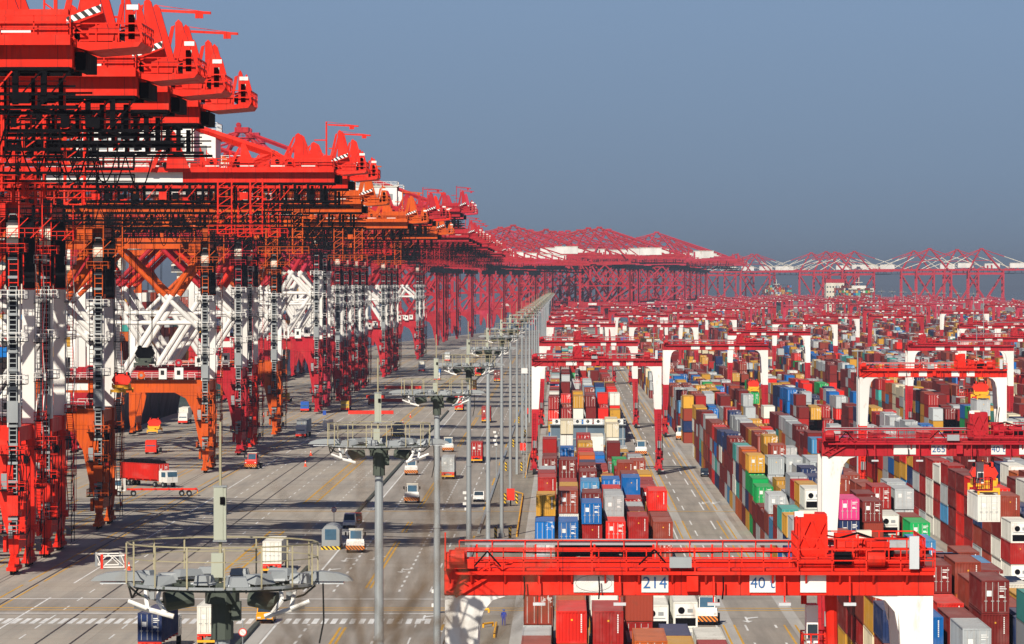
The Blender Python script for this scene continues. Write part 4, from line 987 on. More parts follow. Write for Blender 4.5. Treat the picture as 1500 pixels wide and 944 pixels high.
def score(c):
    bk, nb, rw, t, X, Y, z, h, col, kd, top = c
    s = F / Y; px = VX + (X + 1.2) * s; ytop = VY + (H - z - h) * s; ybot = VY + (H - z) * s
    if px < 700 or px > 1515 or ytop > 950: return None
    hf = front_h.get((bk, nb - 1, rw), 0)
    vis = max(0, (z + h) - max(z, hf - .9)) / h
    side = 0
    hl = front_h.get((bk, nb, rw - 1), 0) if rw > 0 and X > 0 else 0
    if X > 10: side = max(0, z + h - max(z, hl)) / h * X / 60
    if ybot > 835 and ytop < 872 and ytop > 832 and 650 < px < 1368: return None
    vis = max(vis, .35 if top else 0, side)
    if vis < .2: return None
    return s * s * (.3 + vis)
sc = [(score(c), i) for i, c in enumerate(allc)]
sc = sorted([(v, i) for v, i in sc if v is not None], reverse=True)
NC = 272
chosen = set(i for v, i in sc[:NC])
TIER = ['bottom', 'second', 'third', 'top']
KD = {'plain': 'ribbed-end', 'door': 'door-end', 'reefer': 'refrigerated'}
first_nb = {}
for i in chosen:
    bk = allc[i][0]; first_nb[bk] = min(first_nb.get(bk, 999), allc[i][1])
AT = {1: 'block under gantry 214', 2: 'block under gantry 265', 3: 'third block', 4: 'fourth block', 5: 'fifth block', 6: 'sixth block', 7: 'seventh block'}
for i in sorted(chosen):
    bk, nb, rw, t, X, Y, z, h, col, kd, top = allc[i]
    lab = '%s %s container, %s tier, %s row, %s bay of the %s' % (col, KD[kd], ('bottom', 'second', 'third', 'fourth')[t], nth(rw + 1), nth(nb), AT.get(bk, 'outer block'))
    put_container(X, Y, z, kd, h, col, lab, CG2['yard'])
# the rest of the yard as one mass
def mass(name, items, label):
    n = len(items); A = np.array([(a[4], a[5], a[6], a[7]) for a in items]); cols = np.array([COL[a[8]] for a in items])
    rs = np.random.RandomState(4); cols = cols * rs.uniform(.85, 1.15, (n, 1)); L = np.array([a[11] if len(a) > 11 else CL for a in items])
    X0, Y0, Z0, Hh = A.T; X1 = X0 + CW; Y1 = Y0 + L; Z1 = Z0 + Hh
    V = np.stack([np.stack(p, 1) for p in ((X0, Y0, Z0), (X1, Y0, Z0), (X1, Y1, Z0), (X0, Y1, Z0), (X0, Y0, Z1), (X1, Y0, Z1), (X1, Y1, Z1), (X0, Y1, Z1))], 1).reshape(-1, 3)
    fa = np.array([(4, 5, 6, 7), (0, 1, 5, 4), (1, 2, 6, 5), (2, 3, 7, 6), (3, 0, 4, 7)])
    Fc = (fa[None] + (np.arange(n) * 8)[:, None, None]).reshape(-1, 4)
    me = bpy.data.meshes.new(name); me.vertices.add(len(V)); me.vertices.foreach_set('co', V.astype('f').ravel())
    me.loops.add(Fc.size); me.loops.foreach_set('vertex_index', Fc.astype('i').ravel())
    me.polygons.add(len(Fc)); me.polygons.foreach_set('loop_start', (np.arange(len(Fc)) * 4).astype('i')); me.polygons.foreach_set('loop_total', np.full(len(Fc), 4, 'i'))
    me.polygons.foreach_set('use_smooth', np.zeros(len(Fc), bool)); me.update(calc_edges=True)
    ca = me.color_attributes.new('Col', 'FLOAT_COLOR', 'POINT'); cc = np.ones((n * 8, 4), 'f'); cc[:, :3] = np.repeat(cols, 8, 0); ca.data.foreach_set('color', cc.ravel())
    uvl = me.uv_layers.new(name='face'); uvs = np.tile(np.array([(0, 0), (1, 0), (1, 1), (0, 1)], 'f'), (len(Fc), 1))
    sh = np.repeat(np.tile(np.array([4, rs.randint(0, 2), 2, 2, 2]), n), 4).astype('f')
    kind = np.repeat(rs.randint(0, 2, n), 20).astype('f'); fr = np.repeat(np.tile(np.array([0, 1, 0, 0, 0]), n), 4).astype('f')
    uvs[:, 0] += 2 * (fr * (1 + kind)); uvl.data.foreach_set('uv', uvs.ravel())
    me.materials.append(M['stack']); o = bpy.data.objects.new(name, me); C.objects.link(o); return tag(o, label, 'containers', None, 'stuff')
def exposed(i, c):
    bk, nb, rw, t, X, Y, z, h = c[:8]
    if c[10] or t >= 1 and rnd.random() < .0: return True
    hf = front_h.get((bk, nb - 1, rw), 0); hl = front_h.get((bk, nb, rw - 1), 0) if rw else 0; hr = front_h.get((bk, nb, rw + 1), 0) if rw < 5 else 0
    return z + h > min(hf, hl, hr) + .1
mass('stacked_containers', [c for i, c in enumerate(allc) if i not in chosen and exposed(i, c)], 'far rows of stacked red, brown, grey and mustard containers filling the yard')

# reefer rack in block 1
r = empty('reefer_rack', (-2.9, 982, 0))
M['slate'] = mat('slate_blue_steel', (.10, .15, .20), .5, wear=.15)
g = MB(); g.box(0, 0, 0, 16.6, 3, 6.2, 'slate')
for x in range(0, 17, 4): g.box(x, -.12, 0, x + .25, -.003, 6.3, 'galv')
g.box(-.1, -.2, 3.0, 16.7, -.003, 3.25, 'galv'); g.build('rack_wall', r)
g = MB(); g.box(-.2, -.9, 6.2, 16.8, 3.2, 6.35, 'galv'); g.railbox(-.2, -.9, 16.8, 3.2, 6.35, h=1.1, sp=1.4, t=.07, mt='galv'); g.build('rack_deck', r)
for k in range(7):
    g = MB(); g.box(.5 + k * 2.3, 1.0, 6.36, 2.4 + k * 2.3, 2.4, 7.5, 'white'); g.cyl((1.45 + k * 2.3, .99, 6.95), .35, .1, 'dark', 14, 'y'); g.build('cooling_unit', r)
tag(r, 'slate blue reefer rack with a row of white cooling units on its deck', 'reefer rack')
# hung and carried containers
def label_box(): pass
Ys = F / 13.6; Xs = (1448 - VX) / 13.6
put_container(Xs - 1.2, Ys, 11.9, 'door', 2.9, 'white', 'white container hanging from the red and yellow spreader of a yard gantry', 'containers held by spreaders')
spreader('lifting_spreader', (Xs, Ys + 6.1, 14.81), 'red and yellow spreader gripping the hanging white container', 6)
Ys = F / 8.1; Xs = (1440 - VX) / 8.1
put_container(Xs - 1.2, Ys, 13.6, 'plain', 2.9, 'grey', 'grey container hanging below the third block gantry trolley', 'containers held by spreaders')
spreader('lifting_spreader', (Xs, Ys + 6.1, 16.51), 'small red and yellow spreader holding the grey container over the third block', 4)
Ys = F / 5.7; Xs = (1105 - VX) / 5.7
put_container(Xs - 1.2, Ys, 6.6, 'door', 2.9, 'green', 'green container gripped by a yellow spreader above the second block', 'containers held by spreaders')
spreader('lifting_spreader', (Xs, Ys + 6.1, 9.51), 'yellow spreader holding the green container over the second block', 10)
# spare: third hanging set over block 3
# ------------------------------------------------------------------ light masts
def mast(lod=0):
    r = empty('light_mast'); g = MB(); n = 12 if lod == 0 else 6
    g.tube((0, 0, 0), (0, 0, 10), .30, 'galv', n, r2=.27); g.tube((0, 0, 10), (0, 0, 20), .27, 'galv', n, r2=.235); g.tube((0, 0, 20), (0, 0, 29.1), .235, 'galv', n, r2=.20)
    if lod == 0: g.cyl((0, 0, .3), .5, .6, 'grey', 8); g.cyl((0, 0, 10), .31, .1, 'galv', 12); g.cyl((0, 0, 20), .28, .1, 'galv', 12)
    g.build('pole', r)
    g = MB(); g.cyl((0, 0, 28.7), .30, 1.2, 'darkgreen', 10); g.cyl((0, 0, 29.2), .46, .3, 'darkgreen', 10)
    if lod == 0:
        g.box(.25, -.2, 28.6, .5, .2, 29.1, 'darkgreen'); g.box(-.5, -.25, 29.35, .5, .25, 29.6, 'darkgreen')
    g.build('collar', r)
    g = MB(); m = 10
    def ring(rad, z, t, mt, seg=16):
        for k in range(seg):
            a, c = 2 * math.pi * k / seg, 2 * math.pi * (k + 1) / seg
            g.bar((rad * math.cos(a), rad * math.sin(a), z), (rad * math.cos(c), rad * math.sin(c), z), t, t, mt)
    ring(2.5, 29.6, .07, 'grey'); ring(2.38, 29.52, .05, 'darkgreen'); ring(1.4, 29.6, .06, 'darkgreen')
    for k in range(8):
        a = 2 * math.pi * k / 8 + .2; g.bar((.3 * math.cos(a), .3 * math.sin(a), 29.5), (2.5 * math.cos(a), 2.5 * math.sin(a), 29.6), .07, .07, 'darkgreen')
    g.build('ring_platform', r)
    g = MB(); ring(2.55, 30.68, .035, 'brass'); ring(2.55, 30.3, .025, 'brass')
    for k in range(16):
        a = 2 * math.pi * k / 16 + .1; g.bar((2.55 * math.cos(a), 2.55 * math.sin(a), 29.6), (2.55 * math.cos(a), 2.55 * math.sin(a), 30.68), .04, .04, 'brass')
    g.build('guard_rail', r)
    nf = 12 if lod == 0 else 6
    for k in range(nf):
        a = 2 * math.pi * (k + .5) / nf; rad = 2.2 if k % 2 else 1.5; g = MB()
        w_ = (.30, .42, .24)[k % 3]; g.hexa([(-w_, -.26, -.1), (w_, -.26, -.1), (w_ * .85, .24, -.18), (-w_ * .85, .24, -.18)], [(-w_ * .85, -.2, .08), (w_ * .85, -.2, .08), (w_ * .6, .2, .07), (-w_ * .6, .2, .07)], 'grey')
        if lod == 0: g.bar((-.2, 0, .05), (-.2, .15, -.35), .04, .04, 'grey'); g.bar((.2, 0, .05), (.2, .15, -.35), .04, .04, 'grey'); g.box(-.3, -.2, -.18, .3, .15, -.12, 'lamp')
        g.build('floodlight', r, (rad * math.cos(a), rad * math.sin(a), 29.82), a - math.pi / 2)
    for s_ in (-1, 1):
        g = MB(); pr = []
        g.prism_xz([(-.8, -.06), (.75, -.06), (.62, .06), (.35, .15), (-.1, .2), (-.55, .17), (-.75, .08)], -.26, .26, 'grey'); g.box(-.6, -.2, -.14, .5, .2, -.09, 'lamp')
        g.build('end_lantern', r, (2.75 * s_, 0, 29.72), 0 if s_ > 0 else math.pi)
        if lod == 0:
            g = MB(); g.path([(1.6, -.6, 29.55), (1.65, -.9, 29.2), (1.4, -1.1, 28.86)], .06, 'white'); g.path([(2.0, -.6, 29.55), (1.95, -.9, 29.25), (1.9, -1.0, 29.0)], .06, 'white')
            g.tube((1.2, -1.1, 28.78), (2.25, -1.0, 29.05), .07, 'white', 8); g.tube((1.9, -1.2, 29.0), (2.4, -1.2, 29.2), .055, 'white', 8)
            g.tube((.75, -.3, 29.2), (1.5, -.5, 29.12), .2, 'darkgreen', 12, r2=.27); g.path([(1.5, -.4, 29.1), (2.2, -.3, 29.3), (2.5, -.2, 29.55)], .03, 'darkgreen'); g.box(1.75, -.7, 29.2, 1.9, -.5, 29.4, 'grey')
            o = g.build('camera_bracket', r); o.scale.x = s_
    g = MB(); g.tube((-.05, 0, 29.6), (-.05, 0, 33.9), .05, 'brass', 6, r2=.03); g.box(-.28, -.2, 29.75, .03, .1, 30.4, 'panel'); g.build('lightning_rod', r)
    if lod == 0: g = MB(); g.box(-.22, -.12, 30.75, .03, .1, 32.15, 'panel'); g.box(.035, -.1, 30.75, .11, .08, 32.15, 'panel'); g.box(-.24, -.13, 32.155, .13, .11, 32.2, 'grey'); g.box(-.24, -.13, 30.7, .13, .11, 30.745, 'grey'); g.box(-.05, -.15, 31.7, .08, -.125, 31.9, 'dark'); g.build('antenna_panel', r); g = MB(); g.path([(2.7, -.2, 29.6), (2.72, -.2, 28.6), (2.6, -.2, 28.0)], .025, 'black'); g.path([(-2.5, -.2, 29.6), (-2.4, -.2, 29.2), (-2.2, -.2, 29.5)], .03, 'black'); g.build('loose_cable', r)
    return r
m0 = mast(0); m1 = mast(1); inv = [.0182, .0337, .0492, .0658, .0826, .101] + [.101 + .0166 * k for k in range(1, 26)]
for k, v in enumerate(inv):
    c = copy_tree(m0 if k < 7 else m1); c.location = (-9.1, F * v, 0); c.rotation_euler.z = q.uniform(-.1, .1)
    if k == 0: c.location.x = -9.1
    tag(c, 'grey floodlight mast with ring platform, %s along the row beside the gantry runway' % nth(k + 1), 'light mast', 'floodlight masts in a row beside the yard')
for k in range(9):
    c = copy_tree(m1); c.location = (291, 3150 + 130 * k, 0); tag(c, 'distant floodlight mast among the far blocks, %s of that receding row' % nth(k + 1), 'light mast', 'floodlight masts of the far row')
def thin_mast(px, ytop, s):
    g = empty('slim_mast', ((px - VX) / s, F / s, 0)); b = MB(); ht = H - (ytop - VY) / s; b.tube((0, 0, 0), (0, 0, ht), .16, 'galv', 6, r2=.08); b.build('pole', g)
    b = MB(); b.box(-.9, -.12, ht - .3, .9, .12, ht - .15, 'galv'); b.build('cross_arm', g); return g
for px, yt, s, l in ((957, 488, 4.1, 'slim grey mast rising behind the first block gantries'), (1440, 437, 4.9, 'slim grey mast among the right hand blocks'), (1430, 476, 5.6, 'slim grey mast in front of the crimson girder on the right'), (1256, 512, 9.5, 'slim grey mast at the end of the third block gantry')):
    tag(thin_mast(px, yt, s), l, 'mast')
g = empty('lattice_mast', ((769 - VX) / 7.6, F / 7.6, 0)); b = MB()
for x, y in ((-.35, -.35), (.35, -.35), (.35, .35), (-.35, .35)): b.bar((x, y, 0), (x, y, 22), .08, .08, 'galv')
z = 0
while z < 21: b.bar((-.35, -.35, z), (.35, -.35, z + .9), .05, .05, 'galv'); b.bar((.35, -.35, z + .9), (-.35, -.35, z + 1.8), .05, .05, 'galv'); z += 1.8
b.build('lattice_tower', g); b = MB(); b.box(-.7, -.6, 20.2, .5, -.3, 21.2, 'white'); b.build('camera_housing', g); tag(g, 'slim lattice mast with white camera beside the gantry leg', 'mast')
for p in (m0, m1): remove_tree(p)

# ------------------------------------------------------------------ vehicles
def tractor(px, py, label, rz=0, col='white', cab2=False, group='terminal tractors and trucks on the quay roads'):
    """yard tractor; front at y=0 facing the camera when rz=0"""
    X, Y = gp(px, py); r = empty('terminal_tractor', (X, Y, 0), rz)
    g = MB(); c = col
    g.box(-1.2, .3, .75, 1.2, 5.2, 1.05, 'dark'); g.box(-1.25, .25, 1.05, 1.25, 1.5, 1.65, c); g.prism_yz([(.25, 1.65), (1.4, 1.65), (1.6, 1.9), (.35, 1.9)], -1.2, 1.2, c); g.build('chassis', r)
    g = MB(); g.prism_yz([(1.1, 1.66), (2.9, 1.66), (2.9, 3.2), (1.35, 3.2)], -.85, .95, c); g.box(-.95, 1.2, 3.2, 1.05, 3.0, 3.32, 'cream')
    cab = g.build('cab', r); g = MB(); g.quad([(-.75, 1.13, 1.95), (.85, 1.13, 1.95), (.85, 1.31, 3.05), (-.75, 1.31, 3.05)], 'blueglass'); g.box(-.87, 1.6, 2.1, -.853, 2.7, 3.0, 'blueglass'); g.box(.953, 1.6, 2.1, .97, 2.7, 3.0, 'blueglass'); g.build('windscreen', cab)
    g = MB(); g.box(-1.3, 0, .45, 1.3, .24, 1.05, 'zebra_orange'); g.build('bumper', r)
    for x in (-1.0, 1.0): g = MB(); g.box(x - .14, .2, 1.25, x + .14, .245, 1.45, 'lamp'); g.build('headlight', r)
    for x in (-1.05, 1.05):
        for y in (1.1, 4.3): g = MB(); g.cyl((x, y, .52), .52, .38, 'rubber', 14, 'x'); g.cyl((x, y, .52), .25, .42, 'grey', 10, 'x'); g.build('wheel', r)
    for x in (-1.35, 1.35): g = MB(); g.bar((x * .9, 1.0, 2.2), (x, .8, 2.9), .05, .05, 'dark'); g.box(x - .12, .7, 2.4, x + .12, .78, 2.9, 'dark'); g.build('mirror', r)
    g = MB(); g.box(-1.1, 3.1, 1.06, -.6, 3.5, 2.7, 'dark'); g.box(-.5, 3.6, 1.06, .6, 5.1, 1.3, 'dark'); g.build('fifth_wheel', r)
    tag(r, label, 'tractor', group); return r
def trailer(X, Y, label, rz=0, rear_lights=True, L=12.4, col='redp', toplevel=True, parent=None):
    r = empty('trailer', (X, Y, 0), rz) if toplevel else parent
    g = MB(); g.box(-.55, 0, 1.05, -.35, L, 1.35, col); g.box(.35, 0, 1.05, .55, L, 1.35, col)
    for k in range(6): g.box(-1.2, .1 + k * (L - .5) / 5, 1.2, 1.2, .4 + k * (L - .5) / 5, 1.4, col)
    g.box(-1.2, -.1, .55, 1.2, 0.05, .8, 'yellow'); g.box(-1.2, -.13, .85, -.7, -.01, 1.15, 'redp'); g.box(.7, -.13, .85, 1.2, -.01, 1.15, 'redp'); f = g.build('trailer_frame', r)
    for y in (1.4, 2.7):
        for x in (-1.0, 1.0): g = MB(); g.cyl((x, y, .5), .5, .42, 'rubber', 14, 'x'); g.cyl((x, y, .5), .24, .45, 'grey', 8, 'x'); g.build('wheel', r)
    if toplevel: tag(r, label, 'trailer', 'container trailers')
    return r
TG = 'terminal tractors and trucks on the quay roads'
def rig(px, py, label, clabel, col, kind='door', rz=0, away=True, h=2.9, cab='white'):
    """tractor + trailer as one moving rig, container riding on it; away=True shows its doors"""
    X, Y = gp(px, py); r = empty('container_truck', (X, Y, 0), rz)
    if away:
        trailer(0, 0, None, parent=r, toplevel=False)
        g = MB(); g.box(-1.2, 12.7, 1.0, 1.2, 15.2, 3.0, cab); g.box(-1.1, 13, 3.0, 1.1, 15.1, 3.15, cab); g.box(-1.23, 13.6, 1.9, 1.23, 15.0, 2.7, 'blueglass'); g.build('cab', r)
        for x in (-1.05, 1.05): g = MB(); g.cyl((x, 14.0, .52), .52, .4, 'rubber', 14, 'x'); g.build('wheel', r)
        off = .1
    else:
        t = MB(); t.box(-1.2, 0.1, .9, 1.2, 2.2, 2.9, cab); t.prism_yz([(.1, 1.6), (.3, 2.9), (1.9, 3.1), (2.1, 1.6)], -1.18, 1.18, cab); cb = t.build('cab', r)
        t = MB(); t.quad([(-1.0, .06, 1.75), (1.0, .06, 1.75), (1.0, .22, 2.75), (-1.0, .22, 2.75)], 'blueglass'); t.build('windscreen', cb)
        t = MB(); t.box(-1.25, -.12, .45, 1.25, .09, .95, 'redp'); t.build('bumper', r)
        for x in (-1.05, 1.05):
            for y in (1.1, 4.2, 11.5, 12.9): g = MB(); g.cyl((x, y, .52), .52, .4, 'rubber', 14, 'x'); g.build('wheel', r)
        g = MB(); g.box(-.55, 2.3, 1.0, .55, 14.6, 1.35, 'redp'); g.build('trailer_frame', r); off = 2.5
    tag(r, label, 'truck', TG)
    if col:
        cx = X + (-CW / 2) * math.cos(rz) - off * math.sin(rz); cy = Y + (-CW / 2) * math.sin(rz) + off * math.cos(rz)
        put_container(cx, cy, 1.42, kind, h, col, clabel, CG2['truck'], rz)
    return r
def car(px, py, label, col, rz=0, van=False, name='parked_car', cat='car', L=4.6, truck=False):
    X, Y = gp(px, py); r = empty(name, (X, Y, 0), rz); w = .93; M[col]
    g = MB()
    if van: prof = [(0, .35), (0, .95), (.8, 1.15), (1.5, 2.15), (L, 2.2), (L, .35)]
    elif truck: prof = [(0, .35), (0, .9), (1.2, 1.0), (1.9, 1.75), (3.0, 1.75), (3.3, 1.05), (L, 1.05), (L, .35)]
    else: prof = [(0, .35), (0, .75), (.2, .85), (1.15, 1.0), (1.85, 1.55), (3.3, 1.62), (4.3, 1.1), (L, .95), (L, .35)]
    n = len(prof)
    def tap(z): return w * (1 if z < 1.1 else 1 - .13 * (z - 1.1))
    k = g.mi(col); i = len(g.v)
    g.v += [(-tap(z), y, z) for y, z in prof] + [(tap(z), y, z) for y, z in prof]
    g.f += [tuple(i + n - 1 - j for j in range(n)), tuple(i + n + j for j in range(n))]; g.m += [k, k]
    for j in range(n): g.f.append((i + j, i + (j + 1) % n, i + n + (j + 1) % n, i + n + j)); g.m.append(k)
    g.build('body', r)
    zt = prof[3][1] if van else (1.72 if truck else 1.53)
    g = MB(); (ya, za), (yb, zb) = (prof[2], prof[3]) if van else ((prof[2], prof[3]) if truck else (prof[3], prof[4]))
    e = .03; g.quad([(-w + .12, ya + .06 - e, za + .08 + e), (w - .12, ya + .06 - e, za + .08 + e), (w - .2, yb - .05 - e, zb - .06 + e), (-w + .2, yb - .05 - e, zb - .06 + e)], 'glass'); g.build('windscreen', r)
    for s_ in (-1, 1):
        g = MB(); y0, y1 = (1.5, 3.8) if van else ((1.75, 2.9) if truck else (1.9, 3.5)); z1 = zt - .12
        g.quad([(s_ * (tap(1.05) + .006), y0, 1.08), (s_ * (tap(1.05) + .006), y1, 1.08), (s_ * (tap(z1) + .006), y1 - .15, z1), (s_ * (tap(z1) + .006), y0 + .1, z1)][::s_], 'glass'); g.build('side_window', r)
        g = MB(); g.box(s_ * .62 - .2, -.03, .6, s_ * .62 + .2, -.004, .78, 'lamp'); g.build('headlight', r)
        for y in (.85, L - .85): g = MB(); g.cyl((s_ * .82, y, .34), .34, .24, 'rubber', 14, 'x'); g.cyl((s_ * .82, y, .34), .19, .26, 'grey', 10, 'x'); g.build('wheel', r)
    g = MB(); g.box(-.25, -.035, .42, .25, -.006, .54, 'numblue'); g.build('number_plate', r)
    g = MB(); g.box(-.9, -.06, .3, .9, -.003, .5, 'dark'); g.build('bumper', r)
    tag(r, label, cat, 'cars and vans on the yard roads'); return r
M['car_yellow'] = mat('car_yellow', (.85, .33, .01), .3, wear=.03); M['car_silver'] = mat('car_silver', (.55, .57, .6), .3, metal=.3, wear=.03); M['car_dark'] = mat('car_dark', (.02, .03, .05), .25, wear=.03)
M['truck_blue'] = mat('truck_blue', (.02, .10, .42), .35, wear=.05); M['truck_yellow'] = mat('truck_yellow', (.65, .42, .06), .4, wear=.1)

car(387, 915, 'orange-yellow van driving over the dashed crossing', 'car_yellow', van=True, name='van', cat='van', L=4.9)
car(511, 775, 'silver and blue patrol van behind the arched booth', 'car_silver', van=True, name='van', cat='van', L=4.7)
car(520, 768, 'dark red saloon half hidden behind the silver patrol van', 'redp', name='parked_car')
car(701, 736, 'white pickup alone in the lane before the masts', 'white', truck=True, name='pickup_truck', cat='pickup', L=5.0)
car(1034, 699, 'dark blue saloon driving on the lane between the first two blocks', 'car_dark')
tractor(520, 811, 'white terminal tractor with striped bumper beside the arched booth')
tractor(603, 738, 'white terminal tractor heading to camera beside the yellow lines')
tractor(602, 697, 'white terminal tractor under the floodlight mast platform')
tractor(656, 663, 'white terminal tractor behind the third floodlight mast')
tractor(1034, 917, 'white terminal tractor parked beside the white refrigerated containers', rz=-.1)
tractor(998, 645, 'white terminal tractor at the corner of the second block')
tractor(939, 668, 'small white terminal tractor at the edge of the first block')
tractor(366, 688, 'red and white terminal tractor alone beside the crane rails', rz=-.2, col='redp')
tractor(545, 594, 'red terminal tractor in front of the stacked red beams', col='redp')
rig(656, 703, 'truck with red lamps carrying a pale container up the lane', 'pale grey container on the truck behind the masts', 'grey')
rig(698, 679, 'truck carrying a brown red container up the lane', 'dark red door-end container on the truck between two masts', 'dark red')
rig(398, 843, 'truck carrying a white container away beside the mast railing', 'white container on the truck right of the tall antenna', 'white')
rig(305, 950, 'truck carrying a white container across the dashed crossing', 'white container with hazard diamonds on a truck beside the mast pole', 'white')
rig(218, 962, 'truck carrying a blue container at the picture bottom', 'dark blue container on the truck beside the dashed crossing', 'navy', rz=-.05)
rig(440, 642, 'white truck with red bumper carrying a grey container', 'pale grey container on the white truck near the stacked beams', 'grey', 'plain', away=False, rz=-.04)
rig(267, 622, 'white truck under the orange portal beam', 'white container on the truck under the orange portal', 'white', 'plain', away=False)
rig(220, 666, 'red truck under the hanging yellow spreader', None, None, away=False, cab='redp')
spreader('lifting_spreader', (gp(221, 666)[0], gp(221, 666)[1] + 8, 4.6), 'yellow spreader above the red truck beside the quay edge', 40)
rig(446, 604, 'blue truck near the pink crane leg', None, None, away=False, cab='truck_blue')
rig(505, 603, 'yellow cabbed truck beside the crimson crane legs', 'dark red container on the yellow cabbed truck', 'dark red', 'plain', away=False, cab='truck_yellow')
rig(418, 590, 'yellow truck in the shade behind the orange leg', None, None, away=False, cab='truck_yellow')
for px, py, cl, cb, l in ((672, 603, 'bright red', 'white', 'fourth mast'), (692, 576, 'mustard', 'white', 'fifth mast'), (675, 602, None, 'white', ''), (640, 558, 'blue', 'white', 'distant beams'), (617, 545, 'white', 'white', 'crimson legs'), (700, 552, 'bright red', 'white', 'sixth mast'), (728, 560, 'maroon', 'white', 'seventh mast'), (655, 530, 'grey', 'white', 'far lane'), (712, 620, 'dark red', 'white', 'masts by the white arrow')):
    if cl is None: continue
    rig(px, py, 'white cabbed truck with %s load beside the %s' % (cl, l), '%s container on the truck beside the %s' % (cl, l), cl, 'door' if px > 650 else 'plain', away=px > 665)
# angled rig with the open red container, and the empty flatbed beside it
def side_rig(px, py, rz, label, load):
    X, Y = gp(px, py); r = empty('container_truck', (X, Y, 0), rz)
    trailer(0, 0, None, parent=r, toplevel=False)
    g = MB(); g.prism_yz([(12.6, .95), (15.2, .95), (15.2, 1.9), (14.9, 3.1), (12.6, 3.1)], -1.2, 1.2, 'white'); cb = g.build('cab', r)
    g = MB(); g.box(-1.23, 13.4, 1.95, -1.203, 14.7, 2.85, 'blueglass'); g.box(1.203, 13.4, 1.95, 1.23, 14.7, 2.85, 'blueglass'); g.box(-1.0, 15.06, 2.0, 1.0, 15.22, 2.9, 'blueglass'); g.build('window', cb)
    for y in (11.2, 13.9):
        for x in (-1.05, 1.05): g = MB(); g.cyl((x, y, .52), .52, .4, 'rubber', 14, 'x'); g.cyl((x, y, .52), .25, .43, 'grey', 8, 'x'); g.build('wheel', r)
    return tag(r, label, 'truck', TG)
X, Y = gp(183, 711); rz = R(-140)
side_rig(183, 711, rz, 'white truck standing crosswise under a large red container', True)
cx = X - CW / 2 * math.cos(rz) - .1 * math.sin(rz); cy = Y - CW / 2 * math.sin(rz) + .1 * math.cos(rz)
cx, cy = X + CW / 2 * math.cos(rz) - 12.3 * math.sin(rz), Y + CW / 2 * math.sin(rz) + 12.3 * math.cos(rz)
o = put_container(cx, cy, 1.42, 'door', 2.9, 'bright red', 'bright red container with dark tarpaulin humps standing crosswise on a truck', CG2['truck'], rz + math.pi)
g = MB()
for k in range(9):
    y0 = .5 + k * 1.25; g.prism_yz([(y0, 2.88), (y0 + .3, 3.35), (y0 + .9, 3.45 + .15 * (k % 2)), (y0 + 1.24, 2.88)], .15, 2.3, 'dark')
g.build('tarpaulin', o)
X, Y = gp(290, 729); side = side_rig(288, 727, R(96), 'white truck with an empty rusty flatbed trailer beside the red container', False)
# ------------------------------------------------------------------ yard furniture
def kiosk(px, py, label, s=1.0):
    X, Y = gp(px, py); r = empty('gate_booth', (X, Y, 0))
    g = MB(); pr = [(-1.25, .5), (1.25, .5), (1.25, 2.8), (.9, 3.25), (.3, 3.45), (-.3, 3.45), (-.9, 3.25), (-1.25, 2.8)]; g.prism_xz(pr, 0, 7.5, 'grey'); g.build('shell', r)
    g = MB(); g.box(-.8, -.04, 1.4, .8, -.004, 2.9, 'blueglass'); g.build('window', r)
    g = MB(); g.box(-1.35, -.15, 0, 1.35, 7.6, .48, 'zebra_yellow'); g.build('base', r); return tag(r, label, 'booth')
kiosk(484, 806, 'grey arched booth on a yellow and black base beside the tractor')
kiosk(583, 640, 'pale booth on a striped base behind the mast railing')
def beam_stack(px, py, n, label, L=13, w=1.2, rz=0):
    X, Y = gp(px, py); r = empty('spare_beam', (X, Y, 0), rz)
    for k in range(n):
        g = MB(); g.box(-L / 2, k * 2.2, 0, L / 2, k * 2.2 + w, 1.0, 'redp')
        for j in range(6): g.box(-L / 2 + .6 + j * (L - 1.6) / 5, k * 2.2 - .06, .1, -L / 2 + 1.0 + j * (L - 1.6) / 5, k * 2.2 - .004, .9, 'redp')
        g.build('beam', r)
    return tag(r, label, 'steel beam', 'red lifting beams laid on the quay')
beam_stack(543, 607, 1, 'long red lifting beam lying nearest the orange lane lines', 13)
beam_stack(573, 589, 1, 'red lifting beam lying behind the red tractor', 7.5)
beam_stack(590, 570, 2, 'pair of long red lifting beams furthest from the camera', 13)
beam_stack(550, 584, 1, 'short red lifting beam beside the red tractor', 6)
# spreader rest frame with silver and red posts
X, Y = gp(166, 834); r = empty('spreader_rack', (X, Y, 0), .25)
for x in (-1.6, 1.6):
    g = MB(); g.box(x - .15, 0, 0, x + .15, .3, 1.9, 'redp'); g.box(x - .15, 5, 0, x + .15, 5.3, 1.9, 'grey'); g.build('post', r)
g = MB()
for y in (.1, 5.1): g.bar((-1.4, y, 1.7), (1.4, y, 1.7), .16, .16, 'white'); g.bar((-1.4, y, .2), (1.4, y, .2), .16, .16, 'white'); g.bar((-1.4, y, .3), (0, y, 1.6), .1, .1, 'white'); g.bar((1.4, y, .3), (0, y, 1.6), .1, .1, 'white')
for x in (-1.6, 1.6): g.bar((x, .3, 1.7), (x, 5, 1.7), .16, .16, 'white'); g.bar((x, .3, .2), (x, 5, 1.6), .1, .1, 'white')
g.build('frame', r); tag(r, 'silver steel rack with red posts standing on the apron', 'steel rack')
M['cone'] = mat('cone_orange', (.8, .07, .015), .5, wear=.05)
